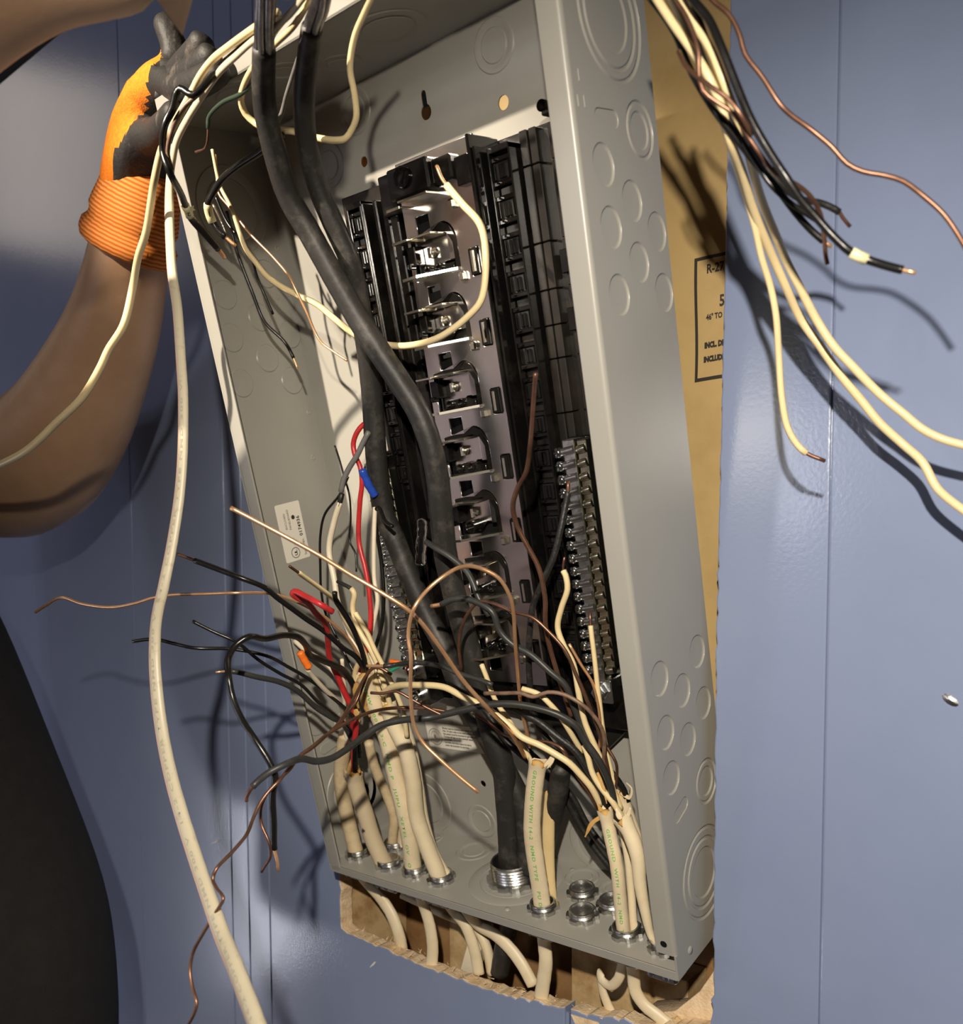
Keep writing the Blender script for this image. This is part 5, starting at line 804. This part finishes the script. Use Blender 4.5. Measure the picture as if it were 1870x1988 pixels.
('cable_sheath', 'frayed cream cable sheath standing behind the right sheaths', 'cable', 'jacket_white', [[315.2, -7.4, 58.9, 5.03], [314.9, -14.9, 80.3, 4.98], [312.3, -21.2, 96.8, 4.95], [310.6, -27.4, 111.3, 4.91], [310.4, -31.6, 121.7, 4.88]], {'torn': 1, 'scraps': [[[310.8, -33.8, 122.2, 1.69], [318.6, -35.5, 120.7, 1.67], [321.3, -37.5, 128.3, 1.66], [316.3, -36.1, 131.0, 1.67]], [[308.2, -33.7, 121.7, 1.69], [306.3, -37.9, 129.8, 1.68]]], 'scrap_mat': 'jacket_white'}),
('cavity_cable', 'greenish white cable bending out of sight at the left of the wall opening', 'cable', 'jacket_white', [[4.7, -7.4, -13.9, 6.07], [-0.9, 4.0, -24.5, 6.16], [13.9, 10.0, -38.4, 6.13], [27.6, 11.9, -52.8, 6.09], [35.9, 14.0, -72.0, 6.07], [34.7, 20.0, -92.6, 6.11]], {'flat': 0.6}),
('cavity_cable', 'white cable with green blotches hanging under the box at left', 'cable', 'jacket_white', [[89.8, -15.3, -7.3, 5.64], [79.9, 2.0, -27.8, 5.79], [83.3, 6.0, -44.5, 5.8], [85.8, 8.0, -66.7, 5.81], [82.4, 10.0, -90.8, 5.85]], {'flat': 0.6}),
('cavity_cable', 'cream cable curving down under the box left of centre', 'cable', 'jacket_white', [[121.3, -15.4, -6.9, 5.27], [116.5, 4.0, -26.2, 5.4], [127.2, 6.5, -36.2, 5.37], [134.5, 10.0, -56.4, 5.36], [137.1, 14.0, -81.1, 5.38]], {'flat': 0.6}),
('cavity_cable', 'cream cable crossing level behind the hanging cables at left', 'cable', 'jacket_white', [[32.1, 22.0, -35.4, 3.31], [57.0, 25.1, -40.2, 3.26], [79.2, 28.0, -44.7, 3.22], [105.4, 30.0, -47.2, 3.16]], {}),
('cavity_cable', 'cream cable behind the left of centre one in the wall opening', 'cable', 'jacket_white', [[117.1, 20.0, -35.3, 4.77], [128.7, 20.8, -42.2, 4.73], [139.8, 22.0, -59.0, 4.7], [142.5, 26.0, -83.7, 4.72]], {}),
('cavity_cable', 'wide cream cable sweeping right under the middle of the box', 'cable', 'jacket_white', [[144.3, -12.1, -11.6, 5.64], [142.3, 8.0, -33.2, 5.77], [159.5, 9.9, -37.8, 5.7], [174.5, 12.0, -47.0, 5.65], [186.7, 12.9, -58.1, 5.6], [197.5, 14.0, -73.2, 5.57]], {'flat': 0.6}),
('cavity_cable', 'cable with green print hanging straight below the centre clamp', 'cable', 'jacket_white', [[228.9, -16.0, -4.5, 5.85], [217.8, 2.0, -27.2, 6.03], [218.1, 3.8, -42.3, 6.05], [213.8, 6.2, -63.6, 6.09], [209.9, 8.0, -79.9, 6.13]], {'flat': 0.6}),
('cavity_cable', 'cable folded back in a tight loop below the right clamp', 'cable', 'jacket_white', [[303.9, -15.9, -5.0, 3.9], [291.9, 2.0, -25.1, 4.03], [286.2, 5.5, -38.8, 4.07], [277.3, 8.0, -47.5, 4.12], [268.8, 9.4, -45.5, 4.16], [266.8, 10.2, -41.3, 4.16], [267.2, 12.0, -52.5, 4.18], [270.9, 14.0, -65.0, 4.17], [276.5, 16.0, -76.9, 4.17]], {'flat': 0.6}),
('cavity_cable', 'cable with green print bending toward the lower right corner of the opening', 'cable', 'jacket_white', [[307.4, -12.8, -9.0, 4.87], [301.9, 2.0, -28.0, 4.99], [302.6, 4.1, -42.5, 5.0], [309.3, 6.0, -52.2, 4.99], [318.9, 8.0, -57.7, 4.96], [328.7, 10.0, -63.3, 4.92]], {'flat': 0.6}),
('cavity_cable', 'thick dark grey cable dropping through the wall opening below the conduit hub', 'cable', 'black_rubber', [[176.0, 13.2, -13.7, 8.11], [163.7, 24.0, -34.1, 8.3], [157.1, 24.9, -55.1, 8.36], [151.5, 26.0, -81.1, 8.43]], {})]

CORE = {'scorched': ('red_ins', 'black_ins'), 'flared': ('paper_wrap', 'paper_wrap')}
def build_wire(name, label, cat, m, P, o):
    Q = spline(P); L = path_len(Q)
    c0, c1 = o.get('c0', 0), o.get('c1', 0)
    flat = o.get('flat', 1.0); seg = 8 if P[0][3] < 2.6 else 14
    def idx(k):
        tgt = P[k][:3]; return min(range(len(Q)), key=lambda i: math.dist(Q[i][:3], tgt))
    i0 = idx(c0 - 1) if c0 else 0
    i1 = idx(len(P) - c1) if c1 else len(Q) - 1
    strand = o.get('strand', 0)
    if strand: i0 = idx(2)
    body = Q[i0:i1 + 1]
    wob = .012 if m in ('black_rubber', 'black_old', 'jacket_burnt') else (.02 if 'jacket' in m else 0)
    top = tube(name, body, M[m], None, seg, flat, True, not o.get('torn'), wob, o.get('torn'))
    tag(top, label, cat)
    def bare(seg_pts, cm):
        q = [r[:3] + [o.get('cr', r[3] * .5)] for r in seg_pts]
        ob = tube('bare_end', q, M[cm], top, 6)
        ob.location = wp(*q[0][:3]) - top.location
    if c0: bare(Q[:i0 + 2], o.get('cm', 'copper'))
    if c1: bare(Q[i1 - 1:], o.get('cm', 'copper'))
    if strand:                                    # bare aluminium strands
        fr = frames(Q[:i0 + 3]); R = Q[i0][3]
        for k in range(7):
            a = 2 * math.pi * k / 6; rr = 0 if k == 6 else R * .56
            q = []
            for j, ((p, t_, nn, bb), row) in enumerate(zip(fr, Q[:i0 + 3])):
                tw = a + j * .05
                off = (bb * math.cos(tw) + nn * math.sin(tw)) * (rr * MM)
                w_ = (p + off) / MM; q.append([w_.x, w_.y, w_.z - ZF, R * .30])
            ob = tube('strand', q, M['alu'], top, 7); ob.location = wp(*q[0][:3]) - top.location
    if o.get('torn'):                             # paper filler and cut conductors in the open end
        q = [r[:3] + [r[3] * .72] for r in body[-5:]]
        ob = tube('paper_filler', q, M['paper_wrap'], top, 8, flat, False, True); ob.location = wp(*q[0][:3]) - top.location
    if o.get('tag'):
        fr, num = o['tag']; Lb = path_len(body); a = min(range(len(Lb)), key=lambda i: abs(Lb[i] - Lb[-1] * fr))
        sl = body[max(a - (2 if num else 1), 0):a + (3 if num else 2)]
        q = [r[:3] + [r[3] * 1.22] for r in sl]
        tg = tube('number_tag', q, M['tape'], top, 12); tg.location = wp(*q[0][:3]) - top.location
        F = frames(q); mid = F[len(F) // 2]; p, t_, nn, bb = mid; r = q[len(q) // 2][3]
        camdir = (cam_o.location - p).normalized()
        n2 = (camdir - t_ * camdir.dot(t_)).normalized(); b2 = t_.cross(n2)
        bm = bmesh.new(); e = [p + b2 * (r * MM * .8 * k) + t_ * (s_ * .0028) for k, s_ in ((-1, -1), (-1, 1), (-2.2, .9), (-1.9, 0), (-2.3, -1))]
        if num == '2':
            bm.faces.new([bm.verts.new(v - top.location) for v in e]); fl_ = bm_obj('tag_flap', bm, M['tape'], tg); fl_.location = -tg.location
        else: bm.free()
        if num:
            lettering('lettering', num, r * 1.9, lambda u, v: p + (t_ * (v - r * .65) * -1 + b2 * (u) * -1) * MM * -1 + n2 * (r * 1.03 * MM) - top.location - tg.location, M['ink'], tg, bold=.06, align=.5)
    if o.get('stripe'):
        F = frames(body); q = []
        for (p, t_, nn, bb), r in zip(F, body):
            w_ = (p + bb * (r[3] * .86 * MM)) / MM; q.append([w_.x, w_.y, w_.z - ZF, r[3] * .26])
        ob = tube('edge_stripe', q, M['pink'], top, 6); ob.location = wp(*q[0][:3]) - top.location
    for sc in o.get('scraps', ()):
        q = spline(sc, 2.0); n_ = len(q)
        for i_, r in enumerate(q): r[3] *= (.35 + .65 * math.sin(math.pi * min(1, (i_ + 1) / n_ * 1.05 + .05))) * random.uniform(.85, 1.15)
        ob = tube('paper_scrap', q, M[o.get('scrap_mat', 'paper_wrap')], top, 8, .16); ob.location = wp(*q[0][:3]) - top.location
    if o.get('text'): text_on(body, o['text'], flat, top)
    return top
for row in WIRES: build_wire(*row)

# small connectors on the wires
def wire_nut(label, P, m, ribs=True):
    Q = spline(P, 1.2); o = tube('wire_connector', Q, M[m], None, 12, 1.0, True, True, .05)
    return tag(o, label, 'connector')
wire_nut('blue twist-on wire connector beside the thick black cables', [[116.4, -103.8, 364.4, 3.26], [116.2, -101.5, 360.6, 3.27], [116.4, -96.8, 352.8, 3.29], [117.0, -90.6, 345.0, 3.31]], 'blue_nut')
wire_nut('orange twist-on wire connector left of the torn sheaths', [[102.8, -158.0, 222.8, 2.95], [102.6, -155.4, 218.7, 2.96], [103.2, -150.0, 210.3, 2.98]], 'orange_nut')
wire_nut('orange wire connector half hidden behind the left terminal bar', [[95.2, -53.3, 206.8, 2.22], [100.1, -52.0, 206.1, 2.21], [103.9, -50.9, 205.4, 2.21]], 'orange_nut')
clip_ = tube('tube_clip', spline([[180.5, -103.4, 322.1, 4.43], [178.2, -100.9, 314.6, 4.46], [173.0, -96.7, 301.3, 4.51], [168.9, -93.0, 289.6, 4.55]], 2), M['clear'], None, 12, .8, True, True, .1)
tag(clip_, 'clear plastic sleeve with a modelled glint line above it, between the thick black cables', 'sleeve')
glint_rod = tube('glint_rod', spline([[161.8, -96.9, 377.9, 0.98], [171.7, -100.5, 345.8, 0.97], [180.3, -103.2, 321.4, 0.96]], 3), M['tinned'], clip_, 6); glint_rod.location = glint_rod.location - clip_.location  # tinned line standing in for the glint on the plastic base edge

# ------------------------------------------------------------------ the person at the left
def skin_mesh(name, nodes, edges, m, parent, sub=2, root=0):
    """nodes: (x, y, z, r) wall mm; one continuous skinned surface"""
    me = bpy.data.meshes.new(name); org = wp(*nodes[root][:3])
    me.from_pydata([wp(*n[:3]) - org for n in nodes], edges, [])
    o = bpy.data.objects.new(name, me); COL.objects.link(o)
    o.location = org - (parent.location if parent else Vector((0, 0, 0)))
    if parent: o.parent = parent
    sk = o.modifiers.new('skin', 'SKIN'); sk.use_smooth_shade = True
    for v, n in zip(me.skin_vertices[0].data, nodes):
        r = n[3] * MM; v.radius = (r, r * (n[4] if len(n) > 4 else 1))
        v.use_root = False
    me.skin_vertices[0].data[root].use_root = True
    ss = o.modifiers.new('round', 'SUBSURF'); ss.levels = sub; ss.render_levels = sub
    bpy.context.view_layer.update()
    dg = bpy.context.evaluated_depsgraph_get()
    m2 = bpy.data.meshes.new_from_object(o.evaluated_get(dg))
    o.modifiers.clear(); o.data = m2; bpy.data.meshes.remove(me); m2.name = name
    m2.materials.clear(); m2.materials.append(m); smooth(m2)
    return o

person = empty('person', wp(-520, -260, -900))
tag(person, 'person in black shirt reaching in from the left, orange and black glove holding the box', 'person')
# trunk, both arms and the bare right hand: one surface
nodes = [(-520, -330, -120, 120), (-520, -330, 60, 125), (-530, -330, 230, 118), (-535, -340, 330, 70),          # 0-3 trunk to neck root
         (-620, -210, 420, 88), (-500, -160, 410, 90), (-402, -140, 400, 86), (-322, -136, 422, 74), (-245, -135, 482, 58), (-182, -139, 537, 45), (-151, -146, 582, 39), (-124, -150, 624, 33),   # 4-11 left arm
         (-480, -480, 330, 62), (-175, -470, 425, 52), (74, -440, 540, 44), (196, -420, 553, 38), (226, -400, 566, 36), (262, -380, 562, 33),     # 12-17 right arm
         (281, -373, 561, 32), (294, -364, 557, 31)]
edges = [(0, 1), (1, 2), (2, 3), (2, 4)] + [(k, k + 1) for k in range(4, 11)] + [(3, 12)] + [(k, k + 1) for k in range(12, 19)]
fing = [((292, -346, 566), (294, -330, 566), (288, -314, 568), (278, -303, 566)),
        ((293, -346, 574), (296, -330, 576), (290, -313, 578), (280, -302, 575)),
        ((294, -347, 582), (298, -331, 585), (292, -315, 588), (282, -304, 585)),
        ((294, -350, 588), (298, -335, 592), (294, -320, 596), (285, -310, 593)),
        ((292, -378, 566), (304, -368, 562), (309, -354, 563))]
for ch in fing:
    prev = 19 if len(ch) == 4 else 18
    for k, p in enumerate(ch):
        nodes.append((*p, (8.6 if k == 0 else 8.0 - k * .5))); edges.append((prev, len(nodes) - 1)); prev = len(nodes) - 1
skin_mesh('body', nodes, edges, M['skin'], person, 2)
# black shirt and hip: a lofted garment round the trunk
TOR = [(-220, -112, 190), (-146, -108, 188), (-53, -112, 186), (9, -145, 182), (83, -196, 172), (162, -248, 160), (247, -300, 142), (322, -375, 118), (366, -450, 70)]
bm = bmesh.new(); rings = []; seg = 36
for z, xr, rad in TOR:
    cx = xr - rad * .92; cy = -285
    rings.append([bm.verts.new(Vector(((cx + rad * math.cos(2 * math.pi * k / seg) * (1 + .012 * math.sin(5 * k + z))), cy + rad * .78 * math.sin(2 * math.pi * k / seg), z)) * MM) for k in range(seg)])
for a, b in zip(rings, rings[1:]):
    for k in range(seg): bm.faces.new((a[k], a[(k + 1) % seg], b[(k + 1) % seg], b[k]))
bm.faces.new(rings[0][::-1]); bm.faces.new(rings[-1])
sh = bm_obj('shirt', bm, M['shirt'], person, True); sh.location = wp(0, 0, 0) - person.location
ss = sh.modifiers.new('round', 'SUBSURF'); ss.levels = 2; ss.render_levels = 2

# the glove: one continuous hand with five fingers, orange back and black coated palm
gn = [(-135, -150, 606, 36, .8), (-115, -152, 638, 38, .75), (-88, -158, 662, 38, .7), (-44, -171, 673, 35, .62), (-12, -181, 675, 25, .6)]
ge = [(0, 1), (1, 2), (2, 3), (3, 4)]
gf = [((25, -196, 664), (52, -207, 658), (72, -213, 656), (77, -212, 664)),
      ((30, -202, 652), (66, -214, 641), (90, -219, 638), (96, -217, 645)),
      ((-2, -184, 686), (1, -190, 695), (-1, -194, 705), (-8, -194, 716)),
      ((34, -206, 642), (72, -217, 629), (98, -221, 624), (110, -220, 627)),
      ((-30, -186, 638), (14, -205, 625), (44, -215, 621))]
for ch in gf:
    prev = 4 if len(ch) == 4 else 2
    for k, p in enumerate(ch):
        gn.append((*p, (12.5 if k == 0 else 11.4 - k * .7))); ge.append((prev, len(gn) - 1)); prev = len(gn) - 1
glove = skin_mesh('glove', gn, ge, M['glove_knit'], person, 3)
glove.data.materials.append(M['glove_coat'])
gm = glove.data; go = glove.location + person.location
for p in gm.polygons:
    c = (p.center + go) / MM; n = p.normal
    cw_ = Vector((c.x, c.y, c.z - ZF)); best = None
    for a_, b_ in zip(gn[:4], gn[1:5]):
        A, B = Vector(a_[:3]), Vector(b_[:3]); t_ = max(0, min(1, (cw_ - A).dot(B - A) / (B - A).length_squared)); Qp = A + (B - A) * t_
        if best is None or (cw_ - Qp).length < (cw_ - best).length: best = Qp
    side = (cw_ - best).dot(Vector((.61, .52, -.6)))
    along = (c.x + 135) * .8 + (c.z - ZF - 606) * .5
    if side > -3 or along > 146: p.material_index = 1
# knitted cuff with a rolled hem
axis0 = Vector((-143, -152, 584)); axis1 = Vector((-104, -153, 644)); ax = (axis1 - axis0)
M['rib'] = rib_knit('orange_rib_knit')
u_, v_, n_ = frame_axes(ax)
prof = [(41, -.03), (45, -.06), (49, -.03), (51, .06), (50, .15), (47, .2), (45, .24), (45, .3), (46.5, .36), (44.5, .48), (42.5, .62), (40.5, .76), (39, .9), (36, 1.0)]
bm = bmesh.new(); uvl = bm.loops.layers.uv.new('UV'); rings = []; seg = 48
for r, t in prof:
    c = axis0 + ax * t
    rings.append([bm.verts.new((c + (u_ * math.cos(2 * math.pi * k / seg) * .84 + v_ * math.sin(2 * math.pi * k / seg)) * (r * (1 + .02 * math.sin(3 * k + 9 * t)) * .97)) * MM) for k in range(seg)])
acc = 0; vals = [0]
for (r0, t0), (r1, t1) in zip(prof, prof[1:]):
    acc += math.hypot(r1 - r0, (t1 - t0) * ax.length); vals.append(acc)
for i, (a, b) in enumerate(zip(rings, rings[1:])):
    for k in range(seg):
        f = bm.faces.new((a[k], a[(k + 1) % seg], b[(k + 1) % seg], b[k]))
        for lp, (uu, vv) in zip(f.loops, ((k, vals[i]), (k + 1, vals[i]), (k + 1, vals[i + 1]), (k, vals[i + 1]))): lp[uvl].uv = (uu / seg, vv / 100)
cuff = bm_obj('cuff', bm, M['rib'], person, True); cuff.location = wp(0, 0, 0) - person.location
